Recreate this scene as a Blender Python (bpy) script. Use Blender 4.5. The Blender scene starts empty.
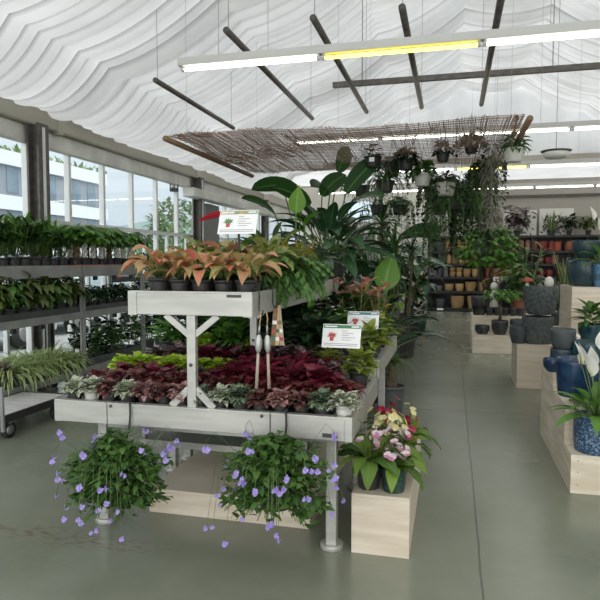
import bpy, math, random
from mathutils import Vector
S, C, PI = math.sin, math.cos, math.pi
R = random.Random(7)
scene = bpy.context.scene
COL = scene.collection
ORD = 'first second third fourth fifth sixth seventh eighth ninth tenth eleventh twelfth thirteenth fourteenth fifteenth sixteenth seventeenth eighteenth nineteenth twentieth'.split()

# ------------------------------------------------------------------ camera
F_, TH, H = 600.0, math.atan(38/600), 1.6
PSI = math.atan(152/600*C(TH))
cd = bpy.data.cameras.new('camera'); cam = bpy.data.objects.new('camera', cd); COL.objects.link(cam)
cd.sensor_width = 36; cd.lens = 36; cd.clip_end = 400
cam.location = (0, 0, H); cam.rotation_euler = (PI/2-TH, 0, PSI)
scene.camera = cam

def ray(px, py):
    x, y = (px-300)/F_, (300-py)/F_
    return (-S(PSI)*C(TH)+x*C(PSI)-y*S(PSI)*S(TH), C(PSI)*C(TH)+x*S(PSI)+y*C(PSI)*S(TH), -S(TH)+y*C(TH))
def at(px, py, Y):
    d = ray(px, py); t = Y/d[1]
    return (d[0]*t, Y, H+d[2]*t)
def on(px, py, z):
    d = ray(px, py); t = (z-H)/d[2]
    return (d[0]*t, d[1]*t, z)

# ------------------------------------------------------------------ materials
class NT:
    def __init__(s, name):
        s.m = bpy.data.materials.new(name); s.m.use_nodes = True
        s.t = s.m.node_tree; s.t.nodes.clear()
        s.out = s.n('ShaderNodeOutputMaterial')
    def n(s, typ, **kw):
        nd = s.t.nodes.new(typ)
        for k, v in kw.items():
            if isinstance(k, str) and hasattr(nd, k): setattr(nd, k, v)
        return nd
    def l(s, a, b): s.t.links.new(a, b)
    def mix(s, fac, a, b):
        nd = s.n('ShaderNodeMix', data_type='RGBA')
        for i, v in ((0, fac), (6, a), (7, b)):
            if hasattr(v, 'links'): s.l(v, nd.inputs[i])
            elif i == 0: nd.inputs[0].default_value = v
            else: nd.inputs[i].default_value = (*v[:3], 1)
        return nd.outputs[2]
    def ramp(s, fac, a, b):
        nd = s.n('ShaderNodeMapRange'); s.l(fac, nd.inputs[0])
        nd.inputs[1].default_value = a; nd.inputs[2].default_value = b
        return nd.outputs[0]
    def math(s, op, a, b=0.0):
        nd = s.n('ShaderNodeMath', operation=op)
        for i, v in ((0, a), (1, b)):
            if hasattr(v, 'links'): s.l(v, nd.inputs[i])
            else: nd.inputs[i].default_value = v
        return nd.outputs[0]
    def noise(s, scale, detail=3, stretch=None, coord='Object', rough=.5):
        tc = s.n('ShaderNodeTexCoord'); src = tc.outputs[coord]
        if stretch:
            mp = s.n('ShaderNodeMapping'); mp.inputs[3].default_value = stretch
            s.l(src, mp.inputs[0]); src = mp.outputs[0]
        nd = s.n('ShaderNodeTexNoise'); nd.inputs['Scale'].default_value = scale
        nd.inputs['Detail'].default_value = detail; nd.inputs['Roughness'].default_value = rough
        s.l(src, nd.inputs['Vector']); return nd.outputs[0]
    def pbr(s, col, rough=.5, metal=0, spec=.5, bump=None, bstr=.3):
        p = s.n('ShaderNodeBsdfPrincipled')
        if hasattr(col, 'links'): s.l(col, p.inputs['Base Color'])
        else: p.inputs['Base Color'].default_value = (*col[:3], 1)
        if hasattr(rough, 'links'): s.l(rough, p.inputs['Roughness'])
        else: p.inputs['Roughness'].default_value = rough
        p.inputs['Metallic'].default_value = metal
        p.inputs['Specular IOR Level'].default_value = spec
        if bump is not None:
            b = s.n('ShaderNodeBump'); b.inputs['Strength'].default_value = bstr; b.inputs['Distance'].default_value = .02
            s.l(bump, b.inputs['Height']); s.l(b.outputs[0], p.inputs['Normal'])
        return p.outputs[0]
    def done(s, sh):
        s.l(sh, s.out.inputs[0]); return s.m

def solid(name, c, rough=.5, metal=0, c2=None, scale=8, stretch=None, bump=0, spec=.5, lo=.35, hi=.65):
    t = NT(name)
    if c2 is None and not bump: return t.done(t.pbr(c, rough, metal, spec))
    nz = t.noise(scale, 4, stretch)
    col = t.mix(t.ramp(nz, lo, hi), c, c2 if c2 else c)
    return t.done(t.pbr(col, rough, metal, spec, nz if bump else None, bump))

def leafmat(name, c1, c2, rib=None, ribw=.08, edge=None, edgew=.36, mott=None, mscale=90, mlo=.5, mhi=.56, rough=.38, trans=.22, ribmix=1.0):
    t = NT(name)
    a = t.n('ShaderNodeAttribute', attribute_name='rnd')
    col = t.mix(a.outputs['Fac'], c1, c2)
    uv = t.n('ShaderNodeTexCoord'); sp = t.n('ShaderNodeSeparateXYZ'); t.l(uv.outputs['UV'], sp.inputs[0])
    d = t.math('ABSOLUTE', t.math('SUBTRACT', sp.outputs[0], .5))
    if mott: col = t.mix(t.ramp(t.noise(mscale, 2), mlo, mhi), col, mott)
    if edge: col = t.mix(t.ramp(d, edgew-.06, edgew+.04), col, edge)
    if rib:
        nd = t.ramp(d, ribw+.04, ribw*.4)
        if ribmix < 1: nd = t.math('MULTIPLY', nd, ribmix)
        col = t.mix(nd, col, rib)
    p = t.pbr(col, rough, 0, .4)
    tr = t.n('ShaderNodeBsdfTranslucent'); t.l(col, tr.inputs[0])
    mx = t.n('ShaderNodeMixShader'); mx.inputs[0].default_value = trans
    t.l(p, mx.inputs[1]); t.l(tr.outputs[0], mx.inputs[2])
    return t.done(mx.outputs[0])

def emit(name, c, st):
    t = NT(name); e = t.n('ShaderNodeEmission'); e.inputs[0].default_value = (*c, 1); e.inputs[1].default_value = st
    return t.done(e.outputs[0])

def srgb(*v): return tuple(((x/255+.055)/1.055)**2.4 if x > 10 else x/255/12.92 for x in v)

M = {}
M['alu'] = solid('aluminium', (.52, .52, .48), .42, .5, (.43, .43, .4), 3, (1, 8, 8))
M['steel_dark'] = solid('dark_steel', (.075, .068, .06), .5, .3, (.12, .11, .1), 14)
M['black'] = solid('black_plastic', (.018, .018, .018), .45)
M['pot_black'] = solid('black_pot', (.03, .03, .029), .5, 0, (.045, .045, .043), 20)
M['soil'] = solid('soil', (.035, .024, .016), .95, 0, (.07, .05, .035), 90)
M['ply'] = solid('plywood', srgb(216, 206, 190), .6, 0, srgb(198, 184, 164), 2.2, (1, 1, 9), 0, .3)
M['ply_white'] = solid('whitewashed_wood', srgb(228, 219, 202), .6, 0, srgb(205, 193, 172), 2.6, (1, 1, 7), 0, .3)
M['wood'] = solid('rough_wood', (.25, .16, .09), .7, 0, (.16, .1, .06), 5, (1, 9, 9))
M['bark'] = solid('bark', (.16, .115, .075), .9, 0, (.07, .05, .035), 30, (1, 1, .3), .5)
M['stem'] = solid('green_stem', (.09, .16, .04), .5)
M['stem_brown'] = solid('brown_stem', (.13, .09, .04), .7)
M['stem_white'] = solid('wrapped_stem', (.75, .74, .68), .6)
M['white_paint'] = solid('white_paint', (.7, .7, .68), .5)
M['gutter'] = solid('gutter_paint', srgb(176, 172, 160), .6, 0, srgb(160, 155, 142), 1.5, (1, .3, 3))
M['soffit'] = solid('soffit_sheet', srgb(214, 214, 208), .7, 0, srgb(190, 188, 180), 2.5)
M['frame_white'] = solid('window_frame_paint', (.62, .63, .62), .4)
M['grey_wall'] = solid('grey_wall', srgb(178, 172, 162), .8, 0, srgb(168, 162, 152), .6)
M['wall_white'] = solid('white_wall', srgb(226, 222, 212), .8, 0, srgb(212, 208, 198), .8)
M['tube_white'] = emit('tube_white', (1, .97, .84), 7)
M['tube_yellow'] = emit('tube_yellow', (1, .86, .1), 4.5)
M['rail'] = solid('light_rail', (.5, .5, .48), .5)
M['wire'] = solid('steel_wire', (.3, .3, .3), .5, .6)
M['red_plastic'] = solid('red_tray', (.35, .035, .018), .45)
M['card'] = solid('sign_card', (.82, .83, .83), .35)
M['sign_green'] = solid('sign_green', (.05, .2, .08), .4)
M['sign_blue'] = solid('sign_teal', (.06, .22, .24), .4)
M['sign_multi'] = solid('sign_header', (.1, .28, .12), .4, 0, (.6, .42, .2), 22)
M['ink'] = solid('ink', (.35, .35, .36), .5)
M['ink_dark'] = solid('dark_ink', (.05, .05, .05), .5)
M['print_red'] = solid('printed_red', (.45, .08, .06), .5)
M['print_green'] = solid('printed_green', (.1, .25, .1), .5)
M['strap'] = solid('black_strap', (.02, .02, .022), .5)
M['silver'] = solid('silver_metal', (.36, .36, .35), .32, .7)
M['handle_wood'] = solid('turned_handle', (.4, .33, .26), .5)
M['paperbrown'] = solid('kraft_tag', srgb(196, 164, 122), .7)
M['pallet'] = solid('pallet_wood', (.35, .24, .14), .75, 0, (.22, .15, .09), 6, (1, 8, 8))

# pots
M['grey_pot'] = solid('grey_plastic_pot', (.09, .095, .1), .5)
M['stone_pot'] = solid('textured_stone_pot', (.055, .07, .068), .75, 0, (.11, .135, .13), 26, None, .9)
M['slate_pot'] = solid('slate_pot', (.05, .062, .066), .5, 0, (.075, .09, .095), 6)
M['teal_pot'] = solid('teal_grey_pot', (.022, .045, .06), .32, 0, (.036, .065, .08), 5)
M['blue_glaze'] = solid('blue_glazed_pot', (.008, .022, .06), .12, 0, (.02, .06, .13), 9)
M['blue_speck'] = solid('blue_speckled_pot', (.012, .045, .12), .4, 0, (.22, .34, .45), 75, None, .5, .5, .47, .66)
M['teal_glaze'] = solid('dark_teal_glazed_pot', (.008, .035, .045), .15, 0, (.02, .08, .09), 7)
M['gloss_dark'] = solid('glossy_charcoal_pot', (.022, .026, .028), .15, 0, (.05, .055, .058), 7)
M['green_pot'] = solid('dark_green_speckled_pot', (.012, .04, .032), .35, 0, (.04, .085, .07), 60)
M['bluebucket'] = solid('light_blue_pot', (.14, .27, .42), .4, 0, (.08, .19, .34), 10)
M['tan'] = solid('tan_pot', srgb(168, 138, 94), .55, 0, srgb(146, 116, 76), 6)
M['tan2'] = solid('light_wood_pot', srgb(192, 160, 112), .6, 0, srgb(168, 130, 84), 6)
M['terra'] = solid('terracotta_pot', srgb(138, 88, 68), .6, 0, srgb(116, 70, 54), 6)
M['pinkish'] = solid('dusty_pink_pot', srgb(158, 116, 100), .6)
M['orange_pot'] = solid('orange_pot', srgb(164, 82, 58), .5)
M['red_pot'] = solid('red_brown_pot', srgb(126, 50, 44), .4)
M['magenta_pot'] = solid('magenta_pot', srgb(112, 28, 50), .35)
M['char_pot'] = solid('charcoal_pot', srgb(66, 70, 74), .5)
M['midgrey_pot'] = solid('mid_grey_pot', srgb(112, 112, 110), .6)
M['white_pot'] = solid('white_pot', srgb(206, 206, 198), .5, 0, srgb(190, 190, 182), 6)
M['shelf_dark'] = solid('dark_shelf', (.022, .022, .023), .5)
M['ceramic_white'] = solid('white_ceramic', (.72, .7, .64), .4)
M['trolley'] = solid('galvanised_trolley', (.34, .345, .335), .5, .4, (.26, .265, .26), 4)
M['traydark'] = solid('dark_green_tray', (.055, .065, .06), .5, .2, (.085, .095, .09), 4)
M['deck'] = solid('trolley_deck', (.62, .6, .6), .5, .1, (.45, .44, .44), 5, (1, 5, 5))
M['rubber'] = solid('rubber', (.025, .025, .025), .7)

# leaves
M['f_white'] = leafmat('fittonia_white', (.09, .15, .06), (.14, .2, .09), mott=(.7, .72, .58), mscale=150, mlo=.42, mhi=.54)
M['f_green'] = leafmat('fittonia_green', (.045, .1, .04), (.09, .15, .06), mott=(.4, .46, .36), mscale=170, mlo=.5, mhi=.62)
M['f_pink'] = leafmat('fittonia_pink', (.13, .1, .06), (.22, .1, .08), mott=(.66, .36, .38), mscale=150, mlo=.44, mhi=.6)
M['f_brown'] = leafmat('fittonia_brown', (.08, .05, .035), (.15, .06, .055), mott=(.35, .16, .15), mscale=150, mlo=.52, mhi=.64)
M['burg'] = leafmat('burgundy_leaf', (.065, .01, .02), (.25, .026, .052), rib=(.26, .05, .07), ribw=.05, ribmix=.6)
M['burg_brown'] = leafmat('brown_red_leaf', (.07, .015, .018), (.22, .036, .042), mott=(.16, .06, .05), mscale=120)
M['burg_silver'] = leafmat('silvery_purple_leaf', (.05, .018, .025), (.11, .045, .055), mott=(.25, .2, .21), mscale=70, mlo=.52, mhi=.62)
M['redlong'] = leafmat('red_lance_leaf', (.12, .018, .025), (.26, .06, .06), rib=(.34, .1, .1), ribw=.06, ribmix=.6)
M['lime'] = leafmat('lime_leaf', (.34, .54, .03), (.5, .66, .07), trans=.3)
M['yelgreen'] = leafmat('yellow_green_leaf', (.17, .24, .03), (.3, .36, .06), trans=.3)
M['green'] = leafmat('mid_green_leaf', (.04, .11, .02), (.09, .2, .04), rib=(.14, .24, .08), ribw=.03, ribmix=.5)
M['fresh'] = leafmat('fresh_green_leaf', (.07, .19, .025), (.14, .31, .05), rib=(.18, .32, .08), ribw=.03, ribmix=.5, trans=.35)
M['dark'] = leafmat('dark_green_leaf', (.01, .032, .012), (.025, .065, .02), rib=(.05, .1, .04), ribw=.03, ribmix=.5)
M['darkgloss'] = leafmat('glossy_dark_leaf', (.008, .03, .012), (.02, .06, .022), rib=(.05, .1, .04), ribw=.03, rough=.2, trans=.12)
M['olive'] = leafmat('olive_leaf', (.06, .1, .025), (.12, .15, .04), rib=(.15, .16, .06), ribw=.04, ribmix=.5)
M['silver'+'leaf'] = leafmat('silvery_green_leaf', (.05, .1, .05), (.1, .16, .08), mott=(.3, .36, .29), mscale=40, mlo=.54, mhi=.62)
M['spider'] = leafmat('striped_leaf', (.18, .32, .07), (.26, .4, .11), edge=(.66, .72, .4), edgew=.27, trans=.3)
M['agl_red'] = leafmat('aglaonema_red', (.72, .15, .13), (.46, .36, .14), rib=(.7, .2, .18), ribw=.09, edge=(.44, .38, .14), edgew=.4, trans=.3)
M['agl_orange'] = leafmat('aglaonema_orange', (.62, .26, .17), (.27, .36, .09), rib=(.64, .26, .2), ribw=.08, edge=(.24, .3, .09), edgew=.42, trans=.3)
M['agl_green'] = leafmat('aglaonema_green', (.15, .22, .05), (.34, .38, .1), rib=(.5, .34, .14), ribw=.06, trans=.3)
M['redleaf'] = leafmat('bright_red_leaf', (.5, .03, .045), (.36, .05, .05), trans=.25)
M['croton'] = leafmat('croton_leaf', (.1, .15, .02), (.34, .3, .03), mott=(.4, .13, .04), mscale=22, mlo=.54, mhi=.64)
M['pinkflower'] = leafmat('pink_bract', (.6, .22, .17), (.5, .3, .24), trans=.3)
M['paddle'] = leafmat('banana_leaf', (.12, .3, .025), (.15, .34, .03), rib=(.26, .42, .08), ribw=.04, trans=.35)
M['spath'] = leafmat('spathiphyllum_leaf', (.022, .065, .028), (.05, .12, .05), rib=(.08, .16, .06), ribw=.03, rough=.22, trans=.15)
M['bird'] = leafmat('bird_leaf', (.02, .07, .015), (.045, .12, .025), rib=(.1, .2, .05), ribw=.035, rough=.3)
M['sanse'] = leafmat('sansevieria_leaf', (.06, .12, .05), (.1, .16, .07), edge=(.45, .45, .18), edgew=.36)
M['moss'] = leafmat('grey_moss', (.17, .17, .13), (.26, .25, .19))
M['strep'] = leafmat('streptocarpus_leaf', (.035, .095, .018), (.085, .18, .035), rib=(.12, .21, .06), ribw=.04, ribmix=.5, rough=.55, trans=.25)
M['streplong'] = leafmat('crinkled_leaf', (.035, .1, .022), (.2, .31, .04), rib=(.14, .24, .06), ribw=.05, ribmix=.6, rough=.5, trans=.25)
M['purple'] = leafmat('violet_petal', (.36, .27, .72), (.5, .4, .82), trans=.35)
M['pwhite'] = leafmat('white_pink_petal', (.78, .66, .7), (.6, .26, .42), trans=.3)
M['pyellow'] = leafmat('cream_petal', (.74, .7, .32), (.78, .74, .5), trans=.3)
M['pred'] = leafmat('crimson_petal', (.38, .01, .05), (.55, .05, .12), trans=.3)
M['white_spathe'] = leafmat('white_spathe', (.8, .81, .74), (.84, .84, .8), trans=.3)
M['whitebloom'] = leafmat('small_white_bloom', (.75, .73, .6), (.8, .76, .68), trans=.3)
M['cream'] = solid('cream_spadix', (.75, .7, .4), .7)
M['tree_far'] = leafmat('outdoor_leaf', (.09, .16, .06), (.17, .25, .1))

# ------------------------------------------------------------------ mesh builder
class MB:
    def __init__(s): s.v, s.f, s.uv, s.r, s.sm = [], [], [], [], []
    def add(s, vs, fs, uvs=None, rnd=0.0, smooth=True):
        o = len(s.v); s.v += [tuple(v) for v in vs]
        s.r += [rnd]*len(vs)
        s.uv += uvs if uvs else [(.5, .5)]*len(vs)
        for f in fs: s.f.append([i+o for i in f]); s.sm.append(smooth)
        return s
    def box(s, x0, x1, y0, y1, z0, z1):
        v = [(x, y, z) for z in (z0, z1) for y in (y0, y1) for x in (x0, x1)]
        return s.add(v, [(0, 2, 3, 1), (4, 5, 7, 6), (0, 1, 5, 4), (2, 6, 7, 3), (0, 4, 6, 2), (1, 3, 7, 5)], smooth=False)
    def obox(s, p, q, w, h, up=(0, 0, 1)):
        p, q = Vector(p), Vector(q); d = (q-p).normalized(); u = Vector(up)
        sd = d.cross(u)
        if sd.length < 1e-4: sd = d.cross(Vector((0, 1, 0)))
        sd.normalize(); u = sd.cross(d)
        v = [c+sd*a*w/2+u*b*h/2 for c in (p, q) for a, b in ((-1, -1), (1, -1), (1, 1), (-1, 1))]
        return s.add(v, [(0, 1, 2, 3), (7, 6, 5, 4), (0, 4, 5, 1), (1, 5, 6, 2), (2, 6, 7, 3), (3, 7, 4, 0)], smooth=False)
    def tube(s, pts, r, n=6, r2=None, rnd=0.0, cap=True):
        pts = [Vector(p) for p in pts]; k = len(pts); vs, fs = [], []
        ref = Vector((.31, .17, .93))
        for i, p in enumerate(pts):
            d = (pts[min(i+1, k-1)]-pts[max(i-1, 0)])
            d = d.normalized() if d.length > 1e-9 else Vector((0, 0, 1))
            a = d.cross(ref)
            if a.length < .05: a = d.cross(Vector((1, 0, 0)))
            a.normalize(); b = d.cross(a)
            rr = r if r2 is None else r+(r2-r)*i/(k-1)
            for j in range(n):
                t = 2*PI*j/n; vs.append(p+a*C(t)*rr+b*S(t)*rr)
        for i in range(k-1):
            for j in range(n):
                fs.append((i*n+j, i*n+(j+1) % n, (i+1)*n+(j+1) % n, (i+1)*n+j))
        if cap: fs.append(tuple(range(n))[::-1]); fs.append(tuple((k-1)*n+j for j in range(n)))
        return s.add(vs, fs, rnd=rnd)
    def lathe(s, prof, n=24, c=(0, 0, 0), sq=None):
        vs, fs = [], []; k = len(prof)
        for r, z in prof:
            for j in range(n):
                t = 2*PI*j/n; x, y = C(t), S(t)
                if sq:
                    m = (abs(x)**sq+abs(y)**sq)**(1/sq); x, y = x/m, y/m
                vs.append((c[0]+x*r, c[1]+y*r, c[2]+z))
        for i in range(k-1):
            for j in range(n):
                fs.append((i*n+j, i*n+(j+1) % n, (i+1)*n+(j+1) % n, (i+1)*n+j))
        fs.append(tuple(range(n))[::-1]); fs.append(tuple((k-1)*n+j for j in range(n)))
        return s.add(vs, fs)
    def ball(s, c, rx, ry=None, rz=None, n=10, m=7):
        ry = ry or rx; rz = rz or rx
        prof = [(max(S(PI*i/m), .02), -C(PI*i/m)) for i in range(m+1)]
        o = len(s.v); s.lathe(prof, n)
        s.v[o:] = [(c[0]+x*rx, c[1]+y*ry, c[2]+z*rz) for x, y, z in s.v[o:]]
        return s
    def leaf(s, p, yaw, elev, L, W, droop=.8, shape='ovate', seg=5, fold=.25, roll=0.0, rnd=None, wave=0.0, twist=0.0):
        if rnd is None: rnd = R.random()
        p = Vector(p); vs, uvs, fs = [], [], []
        hd = Vector((C(yaw), S(yaw), 0)); sd0 = Vector((-S(yaw), C(yaw), 0)); e = elev
        for i in range(seg+1):
            t = i/seg
            d = hd*C(e)+Vector((0, 0, S(e))); nn = d.cross(sd0)*1.0
            rl = roll+twist*t
            sd = sd0*C(rl)+nn*S(rl); up = nn*C(rl)-sd0*S(rl)
            if shape == 'ovate': w = S(PI*min(1, (t*.97+.03)**.72))
            elif shape == 'lance': w = S(PI*min(1, (t*.97+.03)**.85))**.8*(1-.25*t)
            elif shape == 'paddle': w = S(PI*min(1, (t*.96+.04)))**.55
            elif shape == 'obov': w = S(PI*min(1, (t*.97+.02)**1.5))
            elif shape == 'heart': w = (S(PI*min(1, (t*.9+.1)**.6)))
            else: w = (1-t**2.2)*min(1, .6+t*2)
            w = max(w, .03)*W/2
            k = C(fold); q = S(fold); wv = wave*S(t*19+rnd*9)*W
            vs += [p+sd*w*k+up*(w*q+wv), p, p-sd*w*k+up*(w*q-wv)]
            uvs += [(0, t), (.5, t), (1, t)]
            if i: o = 3*i; fs += [(o-3, o-2, o+1, o), (o-2, o-1, o+2, o+1)]
            p = p+d*(L/seg); e -= droop/seg
        return s.add(vs, fs, uvs, rnd)
    def mesh(s, name, mat):
        m = bpy.data.meshes.new(name); m.from_pydata(s.v, [], s.f)
        ul = m.uv_layers.new(name='UVMap'); idx = [0]*len(m.loops)
        m.loops.foreach_get('vertex_index', idx)
        ul.data.foreach_set('uv', [c for i in idx for c in s.uv[i]])
        at_ = m.attributes.new('rnd', 'FLOAT', 'POINT'); at_.data.foreach_set('value', s.r)
        m.polygons.foreach_set('use_smooth', s.sm)
        m.materials.append(M[mat] if isinstance(mat, str) else mat); m.update()
        return m

def obj(name, mesh, mat=None, parent=None, bevel=0, loc=None, rz=0):
    if isinstance(mesh, MB): mesh = mesh.mesh(name, mat)
    o = bpy.data.objects.new(name, mesh); COL.objects.link(o)
    if parent: o.parent = parent
    if loc: o.location = loc
    if rz: o.rotation_euler[2] = rz
    if bevel:
        b = o.modifiers.new('bevel', 'BEVEL'); b.width = bevel; b.segments = 2; b.limit_method = 'ANGLE'
    return o
def tag(o, label, cat, group=None):
    o['label'] = label; o['category'] = cat
    if group: o['group'] = group
    return o
def thing(name, label, cat, loc=(0, 0, 0), rz=0, group=None, s=1.0):
    o = bpy.data.objects.new(name, None); COL.objects.link(o); o.empty_display_size = .05
    o.location = loc; o.rotation_euler[2] = rz; o.scale = (s, s, s) if not isinstance(s, tuple) else s
    return tag(o, label, cat, group)
def struct(name, mb, mat, parent=None, bevel=0):
    o = obj(name, mb, mat, parent, bevel)
    if not parent: o['kind'] = 'structure'
    return o

# a prototype is a list of (part name, mesh, index of the part it belongs to or None)
def place(proto, name, label, cat, loc, rz=0, s=1.0, group=None):
    root = thing(name, label, cat, loc, rz, group, s); made = []
    for pn, me, par in proto:
        o = bpy.data.objects.new(pn, me); COL.objects.link(o)
        o.parent = root if par is None else made[par]; made.append(o)
    return root

# ------------------------------------------------------------------ pots and foliage
def pot_mesh(r, h, mat='pot_black', r0=None, rim=.1, th=.06, n=20, belly=0, sq=None, fill=.86):
    r0 = r*.74 if r0 is None else r0; pr = [(r0*.96, 0), (r0, h*.02)]
    for i in range(1, 8):
        t = i/8; pr.append((r0+(r-r0)*t+belly*r*S(PI*t), h*t))
    if rim: pr += [(r*.99, h*(1-rim)), (r*1.06, h*(1-rim)), (r*1.07, h)]
    else: pr += [(r, h)]
    pr += [(r*(1-th), h*1.0), (r*(1-th*1.5), h*fill), (.002, h*fill)]
    return MB().lathe(pr, n, sq=sq).mesh('pot', mat)
def soil_mesh(r, z): return MB().lathe([(r*.91, z-.004), (r*.9, z), (.003, z+.003)], 16).mesh('soil', 'soil')

def dome(n, rad, h, L, W, z0=.07, shape='ovate', droop=.7, fold=.2, seg=4, wave=0, jit=.25, flat=.5):
    b = MB()
    for i in range(n):
        t = (i+.5)/n; yaw = i*2.39996+R.uniform(-.3, .3); el = math.asin(1-t*.95)
        rr = rad*R.uniform(.45, .8)
        p = (C(yaw)*C(el)*rr, S(yaw)*C(el)*rr, z0+S(el)*h*R.uniform(.6, 1))
        b.leaf(p, yaw+R.uniform(-.5, .5), el*flat+R.uniform(-.2, .25), L*R.uniform(1-jit, 1+jit), W*R.uniform(1-jit, 1+jit), droop*R.uniform(.6, 1.3), shape, seg, fold, R.uniform(-.3, .3), None, wave)
    return b
def rosette(n, L, W, z0=.1, e0=1.35, e1=.1, droop=1.0, shape='lance', seg=6, fold=.25, pet=0, petr=.005, r0=.01, wave=0, jit=.18, stems=None):
    b = MB()
    for i in range(n):
        t = (i+.5)/n; yaw = i*2.39996+R.uniform(-.25, .25); el = e0+(e1-e0)*t+R.uniform(-.12, .12)
        l = L*R.uniform(1-jit, 1+jit)*(1-.25*(1-t)); p = Vector((C(yaw)*r0, S(yaw)*r0, z0))
        if pet:
            q = p+Vector((C(yaw)*C(el), S(yaw)*C(el), S(el)))*pet*R.uniform(.7, 1.15)
            (stems if stems is not None else b).tube([p, p.lerp(q, .5)+Vector((0, 0, pet*.04)), q], petr, 4); p = q; el -= .25
        b.leaf(p, yaw, el, l, W*R.uniform(.85, 1.15), droop*R.uniform(.7, 1.3), shape, seg, fold, R.uniform(-.3, .3), None, wave)
    return b
def palmate(b, p, yaw, el, n, L, W, droop=.9, shape='obov'):
    for k in range(n):
        a = (k-(n-1)/2)*(2*PI*.72/n)
        b.leaf(p, yaw+a, el-.25*abs(a)+R.uniform(-.15, .15), L*(1-.12*abs(a)), W, droop, shape, 4, .2)
def bushy(st, fo, n, h, spread, L, W, z0, lpn=8, shape='ovate', droop=.8, stemr=.004, start=.25, el=.5):
    """upright stems with leaves along them"""
    for i in range(n):
        yaw = i*2.4+R.uniform(-.3, .3); rr = spread*math.sqrt((i+.5)/n); hh = h*R.uniform(.75, 1.08)
        base = Vector((C(yaw)*rr*.25, S(yaw)*rr*.25, z0)); top = Vector((C(yaw)*rr, S(yaw)*rr, z0+hh))
        mid = base.lerp(top, .5)+Vector((0, 0, .06*hh)); st.tube([base, mid, top], stemr, 4)
        for k in range(lpn):
            t = start+(1-start)*(k+.6)/lpn; p = base.lerp(top, t)
            y2 = k*2.4+yaw+R.uniform(-.4, .4)
            fo.leaf(p, y2, el+R.uniform(-.35, .35)+(.35 if k == lpn-1 else 0), L*R.uniform(.75, 1.15), W*R.uniform(.8, 1.15), droop*R.uniform(.5, 1.4), shape, 4, .2, R.uniform(-.3, .3))
def trails(b, st, n, rad, length, L, W, z0, shape='ovate', step=.05, curl=.6):
    for i in range(n):
        yaw = i*2.4+R.uniform(-.4, .4); ln = length*R.uniform(.45, 1.1); pts = []
        r = rad*R.uniform(.5, 1); p = Vector((C(yaw)*r*.4, S(yaw)*r*.4, z0)); e = R.uniform(.1, .7); k = max(4, int(ln/step))
        for j in range(k):
            pts.append(p.copy()); p = p+Vector((C(yaw)*C(e), S(yaw)*C(e), S(e)))*step
            e = max(e-curl, -1.5); yaw += R.uniform(-.15, .15)
            b.leaf(p, yaw+(1.2 if j % 2 else -1.2)+R.uniform(-.4, .4), R.uniform(-.7, .3), L*R.uniform(.7, 1.2), W*R.uniform(.7, 1.2), .6, shape, 3, .2)
        if st is not None: st.tube(pts, .003, 4)

def potted(pot, fol, mat, stems=None, smat='stem', extra=()):
    pr = [('pot', pot, None)]
    pr.append(('foliage', fol.mesh('foliage', mat) if isinstance(fol, MB) else fol, None))
    if stems and stems.v: pr.append(('stem', stems.mesh('stem', smat), None))
    return pr+list(extra)

# ================================================================== SETTING
XL, XR, YB, YE = -5.2, 6.8, -5.0, 20.8
ZE, XRG, SL = 3.55, .8, .48
def roof(x): return ZE+.06+SL*(min(x, 2*XRG-x)-XL)

# floor: polished grey-green concrete, joints and wear
t = NT('concrete_floor')
n1 = t.noise(.55, 5); n2 = t.noise(3.2, 6, rough=.65); n3 = t.noise(40, 2)
col = t.mix(t.ramp(n1, .35, .65), (.168, .19, .14), (.215, .232, .178))
col = t.mix(t.math('MULTIPLY', t.ramp(n2, .45, .75), .45), col, (.26, .265, .21))
tc = t.n('ShaderNodeTexCoord'); sp = t.n('ShaderNodeSeparateXYZ'); t.l(tc.outputs['Object'], sp.inputs[0])
X_, Y_ = sp.outputs[0], sp.outputs[1]
def near(v, c, w): return t.ramp(t.math('ABSOLUTE', t.math('SUBTRACT', v, c)), w, w*.5)
wob = t.math('MULTIPLY', t.math('SUBTRACT', t.noise(2.5, 4), .5), .02)
j = near(t.math('ADD', X_, wob), .17, .008)
for c in (6.58, 11.3, 16.2): j = t.math('MAXIMUM', j, near(t.math('ADD', Y_, wob), c, .009))
col = t.mix(t.math('MULTIPLY', j, .6), col, (.05, .05, .042))
# red-brown scuff by the bench corner
dx = t.math('MULTIPLY', t.math('SUBTRACT', X_, -2.15), .9); dy = t.math('MULTIPLY', t.math('SUBTRACT', Y_, 2.96), 5.5)
rr = t.math('ADD', t.math('MULTIPLY', dx, dx), t.math('MULTIPLY', dy, dy))
stn = t.math('MULTIPLY', t.ramp(rr, .5, .1), t.ramp(t.noise(14, 5, (1, 2.2, 1)), .5, .6))
col = t.mix(t.math('MULTIPLY', stn, .55), col, (.15, .075, .05))
rough = t.math('ADD', .2, t.math('MULTIPLY', n1, .12))
floor_m = t.done(t.pbr(col, rough, 0, .85))
fl = MB(); fl.add([(XL-.15, YB, 0), (XR+.1, YB, 0), (XR+.1, YE+.1, 0), (XL-.15, YE+.1, 0), (XL-.15, YB, -.15), (XR+.1, YB, -.15), (XR+.1, YE+.1, -.15), (XL-.15, YE+.1, -.15)],
      [(0, 1, 2, 3), (7, 6, 5, 4), (0, 4, 5, 1), (1, 5, 6, 2), (2, 6, 7, 3), (3, 7, 4, 0)], smooth=False)
struct('floor', fl, floor_m)

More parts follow.
